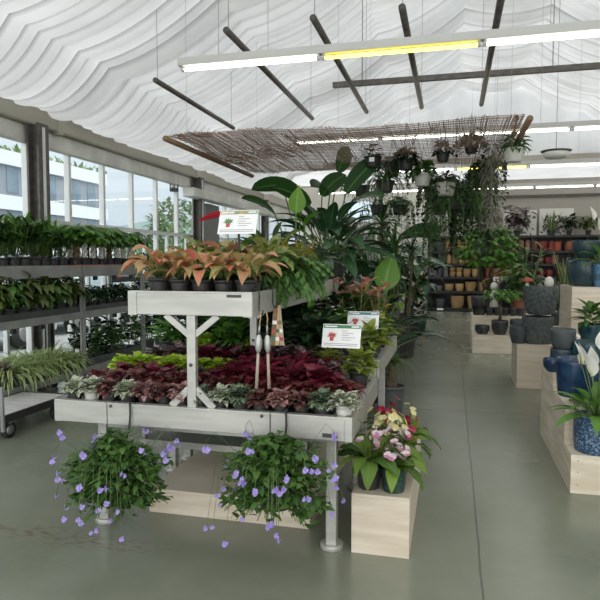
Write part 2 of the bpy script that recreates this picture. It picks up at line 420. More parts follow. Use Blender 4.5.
# ceiling: pleated white shade cloth tied up on wires, daylight coming through
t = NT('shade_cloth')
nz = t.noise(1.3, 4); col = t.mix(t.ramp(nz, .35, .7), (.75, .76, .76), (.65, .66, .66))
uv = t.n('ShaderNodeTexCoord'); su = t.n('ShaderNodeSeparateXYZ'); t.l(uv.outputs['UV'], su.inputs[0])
crease_shade = t.ramp(t.math('ABSOLUTE', t.math('SUBTRACT', su.outputs[0], 0.0)), .17, .0)
col = t.mix(t.math('MULTIPLY', crease_shade, .8), col, (.27, .27, .27))  # shade along the pleat creases, painted into the cloth colour
p = t.pbr(col, .9, 0, .1); tr = t.n('ShaderNodeBsdfTranslucent'); t.l(col, tr.inputs[0])
mx = t.n('ShaderNodeMixShader'); mx.inputs[0].default_value = .44
t.l(p, mx.inputs[1]); t.l(tr.outputs[0], mx.inputs[2]); cloth = t.done(mx.outputs[0])
WIRES = [XL+.05, -4.2, -2.7, -1.25, .15, 1.6, 3.05, 4.5, 5.8, XR-.05]
TIES = []
def fabric_bay(y0, y1, seed, npl):
    rd = random.Random(seed); b = MB(); nx = 9; ny = npl*8
    ed = [0]
    for k in range(npl): ed.append(ed[-1]+rd.uniform(.75, 1.25))
    ed = [e/ed[-1] for e in ed]; am = [rd.uniform(.75, 1.25) for _ in range(npl)]
    xs = []
    for a in range(len(WIRES)-1):
        for i in range(nx): xs.append((WIRES[a]+(WIRES[a+1]-WIRES[a])*i/nx, a, i/nx))
    xs.append((WIRES[-1], len(WIRES)-2, 1.0))
    vs, fs = [], []; W = ny+1
    ph = [rd.uniform(-.06, .06) for _ in WIRES]
    for x, a, tt in xs:
        za, zb = roof(WIRES[a]), roof(WIRES[a+1]); sg = .15 if a in (0, 8) else .08
        base = za+(zb-za)*tt-sg*4*tt*(1-tt)
        shift = ph[a]+(ph[a+1]-ph[a])*tt
        for i in range(W):
            k = min(i//8, npl-1); q = (i-8*k)/8
            y = y0+(y1-y0)*(ed[k]+(ed[k+1]-ed[k])*q)
            v = (y-y0)/(y1-y0)
            belly = .06*S(PI*v)
            A = (.085+.045*4*tt*(1-tt))*am[k]
            z = base-A*abs(S(PI*q))**.6-belly
            z -= (.05+.07*min(1,(x-XL)/1.5))*math.exp(-((y1-y)/.2)**2)-.05*math.exp(-((y-y0)/.25)**2)
            vs.append((x, y+shift*S(PI*v)+.03*S(PI*tt)*S(PI*v), z))
    for r_ in range(len(xs)-1):
        for i in range(W-1): fs.append((r_*W+i, r_*W+i+1, (r_+1)*W+i+1, (r_+1)*W+i))
    for a_ in range(1, len(WIRES)-1):
        for k in range(npl): TIES.append(vs[a_*nx*W+8*k])
    b.add(vs, fs, [((i % W) % 8/8, 0) for i in range(len(vs))]); return b
for k, (a, c, n) in enumerate(((-1.9, 2.55, 19), (2.65, 7.12, 20), (7.18, 11.62, 21), (11.68, 16.1, 21))):
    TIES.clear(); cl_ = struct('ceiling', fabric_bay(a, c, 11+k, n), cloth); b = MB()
    for x, y, z in TIES: b.ball((x, y, z-.012), .012, .01, .02, 6, 4)
    obj('ties', b, 'steel_dark', cl_)
# fabric end curtain hanging down to the tie beam, plain ceiling beyond
b = MB(); nx = 96; vs, fs = [], []
for i in range(nx+1):
    x = XL+(XR-XL)*i/nx; zt = roof(x)-.1
    for j in range(9):
        v = j/8; vs.append((x, 16.14+.05*S(i*1.3)*(1-v*.3)+.25*S(PI*v)*.4, 4.2+(max(zt, 4.25)-4.2)*v))
for i in range(nx):
    for j in range(8): fs.append((i*9+j, (i+1)*9+j, (i+1)*9+j+1, i*9+j+1))
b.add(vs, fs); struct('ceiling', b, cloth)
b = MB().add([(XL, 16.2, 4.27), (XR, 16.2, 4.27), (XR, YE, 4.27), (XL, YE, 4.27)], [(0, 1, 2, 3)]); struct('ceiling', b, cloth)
for y in (-2, 2.6, 7.15, 11.65):                   # roof rafters above the cloth
    for s_ in (0, 1):
        b = MB(); xa, xb = (XL-.1, XRG) if not s_ else (XRG, XR+.1)
        b.obox((xa, y, roof(xa)+.24), (xb, y, roof(xb)+.24), .1, .2); struct('beam', b, 'steel_dark')
struct('beam', MB().box(XL, XR, 16.05, 16.2, 4.08, 4.25), 'gutter', bevel=.01)

# left glazed wall: gutter beam, soffit, columns, mullions and panes
struct('beam', MB().box(XL-.2, XL+.06, YB, YE, 3.33, 3.58), 'gutter', bevel=.03)
struct('trim_1', MB().box(XL-.12, XL-.02, YB, YE, 3.1, 3.33), 'soffit', bevel=.02)
b = MB()
for y in (7.15, 11.65, 16.15): b.box(XL-.22, XL+.085, y-.05, y+.05, 3.3, 3.6)
struct('trim_2', b, 'gutter', bevel=.01)
struct('beam', MB().box(XL+.05, XL+.3, 10.95, YE, 2.88, 3.06), 'soffit', bevel=.02)
gl = NT('window_glass'); lw = gl.n('ShaderNodeLayerWeight'); fr = gl.n('ShaderNodeMath', operation='MULTIPLY_ADD'); gl.l(gl.math('POWER', lw.outputs['Facing'], 4.0), fr.inputs[0]); fr.inputs[1].default_value = .5; fr.inputs[2].default_value = .03
tp = gl.n('ShaderNodeBsdfTransparent'); tp.inputs[0].default_value = (.95, .98, .98, 1); gs = gl.n('ShaderNodeBsdfGlossy'); gs.inputs['Roughness'].default_value = .02
mx = gl.n('ShaderNodeMixShader'); gl.l(fr.outputs[0], mx.inputs[0]); gl.l(tp.outputs[0], mx.inputs[1]); gl.l(gs.outputs[0], mx.inputs[2])
M['glass'] = gl.done(mx.outputs[0])
bays = [(-3.72, 1.47), (1.47, 6.66), (6.66, 11.85), (11.85, 17.04), (17.04, 20.8)]
for k, (y0, y1) in enumerate(bays):
    b = MB(); n = round((y1-y0)/.86)
    for i in range(n+1):
        y = y0+(y1-y0)*i/n
        if i or k == 0: b.box(XL-.14, XL-.06, y-.028, y+.028, .02, 3.12)
        if i < n:
            ym = y+(y1-y0)/n*.5; b.box(XL-.13, XL-.07, ym-.02, ym+.02, .02, 2.12)
    for z in (.06, 2.14): b.box(XL-.135, XL-.065, y0+.028, y1-.028, z-.03, z+.03)
    f = struct('window_%d' % (k+1), b, 'frame_white')
    obj('pane', MB().box(XL-.105, XL-.095, y0+.001, y1-.001, .06, 3.12), 'glass', f)
def column(y, m):
    b = MB(); b.box(XL+.02, XL+.05, y-.1, y+.1, 0, 3.33); b.box(XL+.17, XL+.2, y-.1, y+.1, 0, 3.33); b.box(XL+.05, XL+.17, y-.012, y+.012, 0, 3.33)
    c = struct('pillar', b, m); obj('trim_strip', MB().box(XL+.202, XL+.225, y-.03, y+.0, .0, 3.28), 'frame_white', c)
for y, m in ((2.62, 'steel_dark'), (6.63, 'steel_dark'), (11.58, 'steel_dark'), (16.15, 'steel_dark')): column(y, m)
struct('trim_3', MB().box(XL+.02, XL+.1, 12.0, 12.75, .0, 2.85), 'midgrey_pot', bevel=.01)
M['wr'] = M['wall_white']
struct('wall_right', MB().box(XR, XR+.15, YB, YE, 0, 3.6), 'wall_white')
struct('wall_back', MB().box(XL, XR, YE, YE+.15, 0, 4.3), 'grey_wall')
struct('wall_front', MB().box(XL, XR, YB-.15, YB, 2.6, 4.4), 'wall_white')
struct('wall_left', MB().box(XL-.2, XL, 16.15, YE, 3.55, 4.3), 'wall_white')
struct('trim_4', MB().box(-1, XR, YE-.08, YE, 3.68, 3.76), 'steel_dark')
# white panelled bit of back wall with a small bright window on the left
b = MB(); b.box(XL, .35, YE-.14, YE-.02, 1.0, 4.2); struct('wall_panel', b, 'wall_white')
x0, _, z1 = at(347, 202, 20.6); x1, _, z0 = at(372, 221, 20.6)
f = struct('window_9', MB().box(x0-.06, x1+.06, 20.58, 20.66, z0-.06, z0).box(x0-.06, x1+.06, 20.58, 20.66, z1, z1+.06).box(x0-.06, x0, 20.58, 20.66, z0, z1).box(x1, x1+.06, 20.58, 20.66, z0, z1), 'frame_white')
obj('pane', MB().box(x0, x1, 20.6, 20.64, z0, z1), emit('daylight_pane', (.75, .9, 1), .85), f)

# ------------------------------------------------------------------ outdoors
t = NT('asphalt'); col = t.mix(t.noise(1.2, 5), (.3, .3, .3), (.42, .42, .41)); m_asph = t.done(t.pbr(col, .8))
b = MB(); b.box(-140, XL-.2, -40, 160, -.3, -.06); struct('ground', b, m_asph)
M['conc_band'] = solid('facade_band', (.62, .65, .68), .7); M['fac_grey'] = solid('facade_grey', (.2, .225, .26), .6, 0, (.25, .275, .31), 3, (6, 6, .1))
M['fac_glass'] = solid('facade_glass', (.12, .17, .22), .1, 0, (.2, .26, .3), .5)
M['grass'] = solid('roof_grass', (.12, .2, .05), .9, 0, (.2, .26, .09), 3)
def building(name, label, cx, cy, rz, L, D, floors, z0=0):
    t_ = thing(name, label, 'building', (cx, cy, -.06), rz)
    b1, b2, b3 = MB(), MB(), []; h = 3.3
    for k in range(floors):
        z = k*h; b1.box(-.35, D, 0, L, z+2.25, z+3.3); b2.box(0, D, .2, L-.2, z, z+2.25)
        y = 1.5; i = 0
        while y < L-2.5:
            w = 1.2+(i*7 % 3)*.6
            b3.append(MB().box(.0-.06, .2, y, y+w, z+.25, z+2.2)); y += w+(1.0+(i*5 % 4)*.5); i += 1
    obj('wall', b2, 'fac_grey', t_); obj('floor_band', b1, 'conc_band', t_)
    for q in b3: obj('window', q, 'fac_glass', t_)
    g = MB()
    for i in range(420): g.leaf((R.uniform(-.3, .8), R.uniform(0, L), floors*h), R.uniform(0, 6.3), 1.2, R.uniform(.3, .75), .3, .5, 'lance', 3)
    obj('roof_planting', g, 'tree_far', t_)
    return t_
building('office_building', 'pale office block with white bands and roof planting outside the left windows', -32, 51, PI-.02, 42, 12, 3)
o = building('apartment_building', 'long low grey building in the street distance past the office block', -47, 88, PI-.1, 22, 9, 1)
# wooded hill and street trees
b = MB(); vs, fs = [], []; n = 40
for i in range(n+1):
    a = i/n
    for j in range(7):
        v = j/6; vs.append((-120+a*150, 118+v*30, -1+S(PI*.5*v)*(11+4*S(a*9)+2.4*S(a*23))))
for i in range(n):
    for j in range(6): fs.append((i*7+j, (i+1)*7+j, (i+1)*7+j+1, i*7+j+1))
b.add(vs, fs); struct('hill', b, solid('hill_woods', (.13, .19, .19), .9, 0, (.18, .24, .22), .4))
def outdoor_tree(loc, h, r, label, conif=False):
    t_ = thing('street_tree', label, 'tree', loc)
    obj('trunk', MB().tube([(0, 0, 0), (.03, 0, h*.5), (0, .02, h*.95)], .12, 7, .03), 'bark', t_)
    b = MB()
    for i in range(520 if not conif else 640):
        v = R.random(); z = h*(.3+.72*v) if not conif else h*(.1+.9*v)
        rr = r*math.sqrt(max(.02, 1-((v-.45)/.58)**2)) if not conif else r*(1.02-v)
        a = R.uniform(0, 2*PI); q = rr*R.uniform(.45, 1)
        b.leaf((C(a)*q, S(a)*q, z), a+R.uniform(-.8, .8), R.uniform(-.5, .9), h*.09, h*.045, .5, 'ovate', 2, .2)
    obj('crown', b, 'tree_far', t_)
for px, py, Y_t, h, r, con, lb in ((160, 232, 26, 4.0, 1.5, True, 'pointed conifer outside, seen through the last window panes'),
        (174, 232, 24, 4.2, 1.1, False, 'bushy tree outside just left of the far steel column'),
        (143, 236, 25, 2.6, 1.3, False, 'low bushy tree outside below the grey hill'),
        (128, 238, 20, 2.2, 1.0, False, 'round shrub-like tree outside at the end of the office block'),
        (196, 230, 34, 5.0, 1.8, False, 'tall tree outside behind the far steel column')):
    d = at(px, 300, Y_t); outdoor_tree((d[0], Y_t, -.06), h, r, lb, con)
M['car_pale'] = solid('pale_car_paint', (.55, .6, .64), .25, .2); M['car_silver'] = solid('silver_car_paint', (.42, .46, .5), .3, .4); M['carglass'] = solid('car_glass', (.3, .38, .42), .08)
def car(label, loc, rz, paint):
    t_ = thing('parked_car', label, 'car', loc, rz)
    prof = [(-2.1, .35), (-2.12, .75), (-1.95, .95), (-1.2, 1.02), (-.55, 1.42), (.75, 1.46), (1.55, 1.05), (2.05, .95), (2.12, .6), (2.05, .35)]
    def ext(pr, w, wt, zc=1.0):
        b = MB(); n = len(pr); vs = []
        for sgn in (-1, 1):
            for x, z in pr: vs.append((x, sgn*(w if z < zc else wt), z))
        b.add(vs, [tuple(range(n)), tuple(range(2*n-1, n-1, -1))]+[(i, (i+1) % n, n+(i+1) % n, n+i) for i in range(n)], smooth=False); return b
    obj('body', ext(prof, .86, .7, 1.1), paint, t_, bevel=.06)
    obj('window', ext([(-1.08, 1.05), (-.5, 1.39), (.7, 1.42), (1.4, 1.06)], .865, .715, 1.1), 'carglass', t_)
    for x in (-1.3, 1.3):
        for y in (-.8, .8): w = obj('wheel', MB().tube([(x, y-.1, .33), (x, y+.1, .33)], .33, 18), 'rubber', t_); obj('hubcap', MB().tube([(x, y-.11, .33), (x, y+.11, .33)], .2, 14), 'silver', w)
car('pale car parked outside behind the left trolley', (-8.9, 8.6, -.06), 1.45, 'car_pale')
car('silver car parked outside behind the trolley of braided trees', (-9.4, 13.6, -.06), 1.6, 'car_silver')

# ------------------------------------------------------------------ light
w = bpy.data.worlds.new('sky'); scene.world = w; w.use_nodes = True; nt = w.node_tree
bg = nt.nodes['Background']; tc = nt.nodes.new('ShaderNodeTexCoord'); sp = nt.nodes.new('ShaderNodeSeparateXYZ'); nt.links.new(tc.outputs['Generated'], sp.inputs[0])
mr = nt.nodes.new('ShaderNodeValToRGB'); nt.links.new(sp.outputs[2], mr.inputs[0])
mr.color_ramp.elements[0].position = 0; mr.color_ramp.elements[0].color = (.42, .475, .53, 1)
mr.color_ramp.elements[1].position = 1; mr.color_ramp.elements[1].color = (1, 1, 1, 1)
vd = nt.nodes.new('ShaderNodeVectorMath'); vd.operation = 'DOT_PRODUCT'; nt.links.new(tc.outputs['Generated'], vd.inputs[0]); vd.inputs[1].default_value = (.25, -.88, .4)
lb = nt.nodes.new('ShaderNodeMapRange'); nt.links.new(vd.outputs['Value'], lb.inputs[0]); lb.inputs[1].default_value = .1; lb.inputs[2].default_value = 1; lb.inputs[3].default_value = 0; lb.inputs[4].default_value = 1.6
ad = nt.nodes.new('ShaderNodeMix'); ad.data_type = 'RGBA'; ad.blend_type = 'ADD'; nt.links.new(lb.outputs[0], ad.inputs[0]); nt.links.new(mr.outputs[0], ad.inputs[6]); ad.inputs[7].default_value = (1, .98, .95, 1)
ad.clamp_factor = False
nt.links.new(ad.outputs[2], bg.inputs[0]); bg.inputs[1].default_value = 1.35
sd = bpy.data.lights.new('sun', 'SUN'); sd.energy = .9; sd.angle = .6; sd.color = (1, .97, .92)
so = bpy.data.objects.new('sun', sd); COL.objects.link(so); so.rotation_euler = (math.radians(-42), math.radians(28), 0); so.location = (0, 0, 20)

def strip_light(label, Y, z, x0, x1, joints, kinds, wz=None, wx=()):
    t_ = thing('strip_light', label, 'light', (0, Y, z), 0, 'fluorescent strip lights across the hall')
    obj('rail', MB().box(x0, x1, -.035, .035, .03, .1), 'rail', t_, bevel=.006)
    for i in range(len(joints)-1):
        a, c = joints[i], joints[i+1]
        tb = obj('tube', MB().tube([(a+.03, 0, 0), (c-.03, 0, 0)], .014, 10), 'tube_yellow' if kinds[i] == 'y' else 'tube_white', t_)
        
        for e in (a+.005, c-.035): obj('end_cap', MB().tube([(e, 0, 0), (e+.03, 0, 0)], .018, 10).box(e+.008, e+.022, -.012, .012, 0, .035), 'rail', tb)
    for x in wx: obj('wire', MB().tube([(x, 0, .1), (x, 0, (wz(x) if wz else 4.25)-z)], .0022, 4), 'wire', t_)
def jx(Y, pxs, py): return [at(p, py, Y)[0] for p in pxs]
zr = lambda x: roof(x)-.05
a = jx(5.02, (181, 321, 482), 60); a = a+[a[-1]+1.19*i for i in (1, 2, 3)]
strip_light('nearest strip light, its middle tube glowing yellow, crossing the upper photo', 5.02, 3.3, a[0]-.02, a[-1]+.02, a, 'wywww', zr, (-2.0, -1.55, 0.7, 2.8))
a = jx(8.2, (577,), 127); a = [a[0]+1.24*i for i in range(-3, 4)]
strip_light('second strip light, running just behind the reed mat edge', 8.55, 3.32, a[0], a[-1], a, 'wwwwww', zr, (.55, 1.1, 3.8))
a = [-1.2+1.24*i for i in range(8)]
strip_light('third strip light, below the oval white lamp, with one yellow tube', 11.4, 3.28, a[0], a[-1], a, 'wywwwww', zr, (-.8, 2.1, 5))
a = [-3.2+1.24*i for i in range(9)]
strip_light('fourth and farthest strip light, in front of the grey back wall', 14.4, 3.26, a[0], a[-1], a, 'w'*8, zr, (-2.8, .4, 3.2))

# hung dark curtain rails
for i, (px, py, Y0, Y1) in enumerate(((155, 80, 6.15, 8.6), (226, 30, 5.0, 8.3), (313, 17, 4.93, 8.12), (402, 8, 4.9, 8.06), (503.5, -10, 4.7, 8.1))):
    x = at(px, py, Y0)[0]
    t_ = thing('hanging_rail', ORD[i]+' from the left of the dark hanging rails under the cloth', 'rail', (x, Y0, 3.6))
    obj('bar', MB().tube([(0, 0, 0), (0, Y1-Y0, 0)], .03, 10), 'steel_dark', t_)
    for y in (.06, Y1-Y0-.08): obj('chain', MB().tube([(0, y, .02), (0, y, roof(x)-3.68)], .003, 4), 'wire', t_)
x0 = at(333, 93, 7.2)[0]
t_ = thing('cross_rail', 'long grey rail hung crosswise above the reed mat', 'rail', (x0, 7.2, 3.68))
obj('bar', MB().box(0, 6, -.03, .03, 0, .06), 'steel_dark', t_)
for x in (.35, 2.45, 4.4): obj('chain', MB().tube([(x, 0, .05), (x, 0, roof(x0+x)-3.75)], .006, 4), 'wire', t_)

# reed mat
mx0, mx1, my0, my1, mz = -2.87, .62, 5.75, 8.35, 2.9
t_ = thing('reed_mat', 'large brown reed mat hung flat under the ceiling above the plants', 'shade mat', (0, 0, mz))
M['reed'] = leafmat('reed', (.3, .2, .15), (.66, .5, .42), trans=.3, rough=.7)
b = MB(); x = mx0
while x < mx1:
    y, ye = my0+R.uniform(-.02, .03), my1+R.uniform(-.03, .03); n = 9; rn = R.random(); ph = R.uniform(0, 6)
    b.tube([(x+R.uniform(-.004, .004), y+(ye-y)*i/n, .02*S(i*1.1+x*2.2)+.012*S(x*9+i)+R.uniform(-.006, .006)) for i in range(n+1)], R.uniform(.0022, .0042), 4, rnd=rn)
    x += R.uniform(.008, .018)
obj('reeds', b, 'reed', t_)
b = MB(); y = my0+.08
while y < my1:
    for q in (-.008, .008): b.tube([(mx0+(mx1-mx0)*k/24, y+.01*S(k*1.9), .02*S((y-my0)/(my1-my0)*9*1.1+(mx0+(mx1-mx0)*k/24)*2.2)+q) for k in range(25)], .003, 4, rnd=.1)
    y += R.uniform(.11, .17)
for i in range(70):
    x, y = R.uniform(mx0, mx1-.3), R.uniform(my0, my1-.3); b.tube([(x, y, R.uniform(-.02, .03)), (x+R.uniform(-.12, .12), y+R.uniform(.1, .35), R.uniform(-.03, .02))], .005, 4, rnd=.2)
obj('binding', b, 'reed', t_)
for x in (mx0+.03, mx1+.02): obj('pole', MB().tube([(x, my0-.1, -.05), (x, my1+.05, -.05)], .03, 8), 'wood', t_)
for x in (-2.7, -1.1, .5):
    for y in (my0+.12, my1-.15): obj('wire', MB().tube([(x, y, 0), (x, y, roof(x)-mz-.1)], .0014, 4), 'wire', t_)

# exit sign on the lower beam
e = at(174, 184, 10.9)
t_ = thing('exit_sign', 'small dark emergency exit sign on the beam under the left gutter', 'sign', e, .5)
obj('panel', MB().box(-.085, .085, -.02, .02, -.15, .15), 'black', t_)
obj('running_figure', MB().box(-.055, -.02, -.025, -.02, -.02, .05).box(-.048, -.028, -.025, -.02, .06, .085).box(-.06, -.042, -.025, -.02, -.08, -.02).box(-.032, -.014, -.025, -.02, -.07, -.02), 'card', t_)
obj('door_symbol', MB().box(.015, .06, -.025, -.02, -.08, .07), 'card', t_)
obj('bracket', MB().box(-.05, .05, .02, .25, .02, .08), 'frame_white', t_)
# round lamp
e = at(556, 154, 9.6)
t_ = thing('dish_lamp', 'round white dish lamp hanging at the right under the cloth', 'lamp', e)
obj('lamp_shade', MB().lathe([(.01, -.07), (.14, -.06), (.2, 0), (.17, .03), (.01, .03)], 24), 'white_paint', t_)
obj('lamp_cap', MB().lathe([(.2, .03), (.22, .045), (.01, .07)], 24), 'steel_dark', t_)
obj('wire', MB().tube([(0, 0, .06), (0, 0, roof(e[0])-e[2]-.1)], .005, 4), 'wire', t_)

# ================================================================== CENTRAL BENCH
bn = thing('display_bench', 'two-tier aluminium display bench full of foliage plants in mid shop', 'display bench', (-1.41, 4.8, 0))
bx, by = -1.41, 4.8
def B(b, x0, x1, y0, y1, z0, z1): return b.box(x0-bx, x1-bx, y0-by, y1-by, z0, z1)
X0, X1, Y0, Y1 = -2.31, -.5, 3.1, 4.25
obj('tray', B(MB(), X0+.02, X1-.02, Y0+.02, Y1-.02, .72, .745), 'alu', bn)
def rim(x0, x1, y0, y1, z0, z1, th=.018):          # folded sheet rim: upright face with a turned-in lip
    b = MB(); B(b, x0, x1, y0, y1, z0, z1)
    return b
for (a, c) in ((X0, -1.96), (-1.955, -.955), (-.95, X1)):
    r_ = obj('front_rim', rim(a, c, Y0, Y0+.018, .645, .772), 'alu', bn, bevel=.004)
    obj('rim_lip', B(MB(), a, c, Y0-.004, Y0+.04, .765, .776), 'alu', r_, bevel=.002)
for (a, c) in ((Y0+.02, Y1-.02),):
    for x in (X0, X1-.018):
        r_ = obj('side_rim', rim(x, x+.018, a, c, .645, .772), 'alu', bn, bevel=.004)
        obj('rim_lip', B(MB(), x-.004 if x < -1 else x-.02, x+.04 if x < -1 else x+.022, a, c, .765, .776), 'alu', r_, bevel=.002)
obj('back_rim', rim(X0, X1, Y1-.018, Y1, .645, .772), 'alu', bn, bevel=.004)
for x in (X0+.02, X1-.02): obj('corner_cap', B(MB(), x-.022, x+.022, Y0-.003, Y0+.022, .643, .778), 'alu', bn, bevel=.004)
for x in (-2.05, -.63):
    for y in (3.22, 4.15):
        l = obj('leg', B(MB(), x-.03, x+.03, y-.03, y+.03, .02, .66), 'alu', bn, bevel=.006)
        obj('foot', MB().tube([(x-bx, y-by, 0), (x-bx, y-by, .03)], .065, 18), 'alu', l, bevel=.004)
for y in (3.22, 4.15): obj('cross_bar', B(MB(), -2.02, -.66, y-.02, y+.02, .6, .65), 'alu', bn)
obj('lower_shelf', B(MB(), -2.0, -.85, 3.55, 4.22, .38, .425), 'alu', bn, bevel=.005)
for x in (-1.98, -.87):
    for y in (3.58, 4.19): obj('shelf_hanger', B(MB(), x-.012, x+.012, y-.012, y+.012, .42, .62), 'alu', bn)
obj('maker_plate', B(MB(), -.66, -.58, Y0-.004, Y0, .662, .684), 'ink_dark', bn)
for x in (-1.93, -1.0): obj('bolt', MB().tube([(x-bx, Y0-by-.006, .755), (x-bx, Y0-by, .755)], .009, 10), 'steel_dark', bn)
# upper tier
U0, U1, V0, V1 = -1.8, -1.055, 3.1, 5.7
for y in (3.125, 4.22, 5.66):
    x = -1.42
    p = obj('post', B(MB(), x-.027, x+.027, y-.02, y+.02, .74 if y < 5 else .855, 1.31), 'alu', bn, bevel=.005)
    for sg in (-1, 1):
        obj('brace', MB().obox((x-bx+sg*.02, y-by, 1.19), (x-bx+sg*.16, y-by, 1.3), .02, .035), 'alu', p)
        if y < 4: obj('foot_brace', MB().obox((x-bx+sg*.02, y-by, .88), (x-bx+sg*.13, y-by, .775), .02, .04), 'alu', p)
    obj('bolt', MB().tube([(x-bx, y-by-.026, 1.02), (x-bx, y-by-.018, 1.02)], .01, 10), 'steel_dark', p)
obj('upper_tray', B(MB(), U0+.02, U1-.02, V0+.02, V1-.02, 1.385, 1.405), 'alu', bn)
r_ = obj('upper_front_rim', B(MB(), U0, U1, V0, V0+.018, 1.3, 1.432), 'alu', bn, bevel=.004)
obj('rim_lip', B(MB(), U0, U1, V0-.004, V0+.035, 1.425, 1.436), 'alu', r_, bevel=.002)
obj('rim_end', B(MB(), U0-.003, U0+.05, V0-.005, V0, 1.298, 1.436), 'alu', r_); obj('rim_end', B(MB(), U1-.05, U1+.003, V0-.005, V0, 1.298, 1.436), 'alu', r_)
obj('maker_plate', B(MB(), -1.2, -1.115, V0-.004, V0, 1.405, 1.42), 'ink_dark', bn)
for x in (U0, U1-.018): obj('upper_side_rim', B(MB(), x, x+.018, V0+.02, V1, 1.3, 1.434), 'alu', bn, bevel=.004)
obj('upper_back_rim', B(MB(), U0, U1, V1-.018, V1, 1.3, 1.432), 'alu', bn, bevel=.004)

# second bench, a step higher, close behind the first
t_ = thing('display_bench', 'second aluminium bench, a step higher, close behind the front bench', 'display bench', (-1.41, 5.05, 0)); bq = t_
by2 = 5.05
def B2(x0, x1, y0, y1, z0, z1): return MB().box(x0-bx, x1-bx, y0-by2, y1-by2, z0, z1)
Q0, Q1 = 4.3, 5.78
obj('tray', B2(X0+.02, X1-.02, Q0+.02, Q1-.02, .83, .855), 'alu', bq)
for x in (X0, X1-.018):
    r_ = obj('side_rim', B2(x, x+.018, Q0, Q1, .76, .89), 'alu', bq, bevel=.004); obj('rim_lip', B2(x-.004 if x < -1 else x-.02, x+.04 if x < -1 else x+.022, Q0, Q1, .882, .893), 'alu', r_, bevel=.002)
for y in (Q0, Q1-.018): obj('end_rim', B2(X0+.02, X1-.02, y, y+.018, .76, .885), 'alu', bq, bevel=.004)
for x in (-2.05, -.63):
    for y in (4.42, 5.66):
        l = obj('leg', B2(x-.03, x+.03, y-.03, y+.03, .02, .76), 'alu', bq, bevel=.006); obj('foot', MB().tube([(x-bx, y-by2, 0), (x-bx, y-by2, .03)], .065, 18), 'alu', l)
for y in (4.42, 5.66): obj('cross_bar', B2(-2.02, -.66, y-.02, y+.02, .7, .76), 'alu', bq)

# plywood base under the bench and the plywood crate in front on the right
def crate(name, label, x0, x1, y0, y1, h, m='ply', cat='crate'):
    t_ = thing(name, label, cat, ((x0+x1)/2, (y0+y1)/2, 0)); w, d = (x1-x0)/2, (y1-y0)/2
    obj('front_panel', MB().box(-w, w, -d, -d+.018, 0, h-.018), m, t_, bevel=.002)
    obj('back_panel', MB().box(-w, w, d-.018, d, 0, h-.018), m, t_, bevel=.002)
    obj('side_panel', MB().box(-w, -w+.018, -d+.0185, d-.0185, 0, h-.018), m, t_, bevel=.002)
    obj('side_panel', MB().box(w-.018, w, -d+.0185, d-.0185, 0, h-.018), m, t_, bevel=.002)
    obj('top_panel', MB().box(-w, w, -d, d, h-.0175, h), m, t_, bevel=.002)
    return t_
crate('plywood_box', 'low wide plywood box on the floor under the bench', -1.86, -.8, 3.41, 4.9, .155)
crate('plywood_crate', 'plywood crate in front of the bench carrying the cape primroses', -.515, -.2, 3.19, 4.35, .335)

# ---- plant prototypes
PB = pot_mesh(.045, .075, 'pot_black', rim=.18, n=16); PBG = pot_mesh(.045, .075, 'grey_pot', rim=.18, n=16)
PM = pot_mesh(.06, .1, 'pot_black', rim=.15, n=18); PL = pot_mesh(.075, .12, 'pot_black', rim=.13, n=18)
PW = pot_mesh(.045, .075, 'white_pot', rim=.18, n=16)
def fit(mat, pot, seed):
    R.seed(seed); return potted(pot, dome(78, .058, .055, .058, .038, .07, 'ovate', .9, .15, 4, 0, .3, .6), mat)
FIT = {k: fit(m, p, i) for i, (k, m, p) in enumerate((('w', 'f_white', PB), ('g', 'f_green', PB), ('p', 'f_pink', PB), ('b', 'f_brown', PB), ('W', 'f_white', PW)))}
FL = {'w': 'white-veined pale fittonia', 'W': 'white-veined fittonia in a whitish pot', 'g': 'green fittonia with fine white veins', 'p': 'pink-veined fittonia', 'b': 'brown-pink fittonia'}
row0 = 'wWbwpbpgwgbpbgW'; cnt = {}
for i, k in enumerate(row0):
    x = -2.23+i*.1195
    place(FIT[k], 'fittonia', FL[k]+', '+ORD[i]+' pot from the left along the bench front rim', 'plant', (x, 3.185+R.uniform(-.006, .006), .745), R.uniform(0, 6), R.uniform(.95, 1.1), 'fittonias along the front rim of the bench')

def row(protos, name, what, where, x0, x1, y, n, cat='plant', z=.745, s=1.0, jit=.02, group=None, desc=None):
    for i in range(n):
        x = x0+(x1-x0)*(i/(n-1) if n > 1 else .5); k = i % len(protos)
        lb = '%s, %s from the left in %s' % (what if not desc else desc[k], ORD[i], where) if n > 1 else '%s %s' % (what, where)
        place(protos[k], name, lb, cat, (x+R.uniform(-jit, jit)*.5, y+R.uniform(-jit, jit), z), R.uniform(0, 6.28), s*R.uniform(.92, 1.1), group or '%s in %s' % (name.replace('_', ' ')+'s', where))
R.seed(21)
def mk(mat, n=56, rad=.06, h=.07, L=.085, W=.055, z0=.08, shape='ovate', pot=None, droop=.7, wave=0, flat=.55, fold=.2):
    return potted(pot or PB, dome(n, rad, h, L, W, z0, shape, droop, fold, 4, wave, .28, flat), mat)
BR = [mk('burg_brown', 96, .06, .065, .045, .034, .08, 'ovate', None, 1.0, .06) for _ in range(2)]
BU = [mk('burg', 64, .075, .08, .085, .055, .08, 'heart', PB, 1.0, .05) for _ in range(3)]
BS = [mk('burg_silver', 60, .075, .08, .085, .055, .08, 'heart', PB, 1.0, .04) for _ in range(2)]
LI = [mk('lime', 84, .07, .055, .055, .05, .075, 'heart', PB, 1.0, .1, .5) for _ in range(2)]
RL = [potted(PM, rosette(34, .17, .042, .09, 1.3, .15, 1.5, 'lance', 5, .2), 'redlong') for _ in range(2)]
YG = [mk('yelgreen', 52, .08, .12, .08, .055, .1, 'heart', PM, .8) for _ in range(2)]
GR = [mk('fresh', 50, .08, .12, .1, .055, .1, 'ovate', PM, .8) for _ in range(2)]
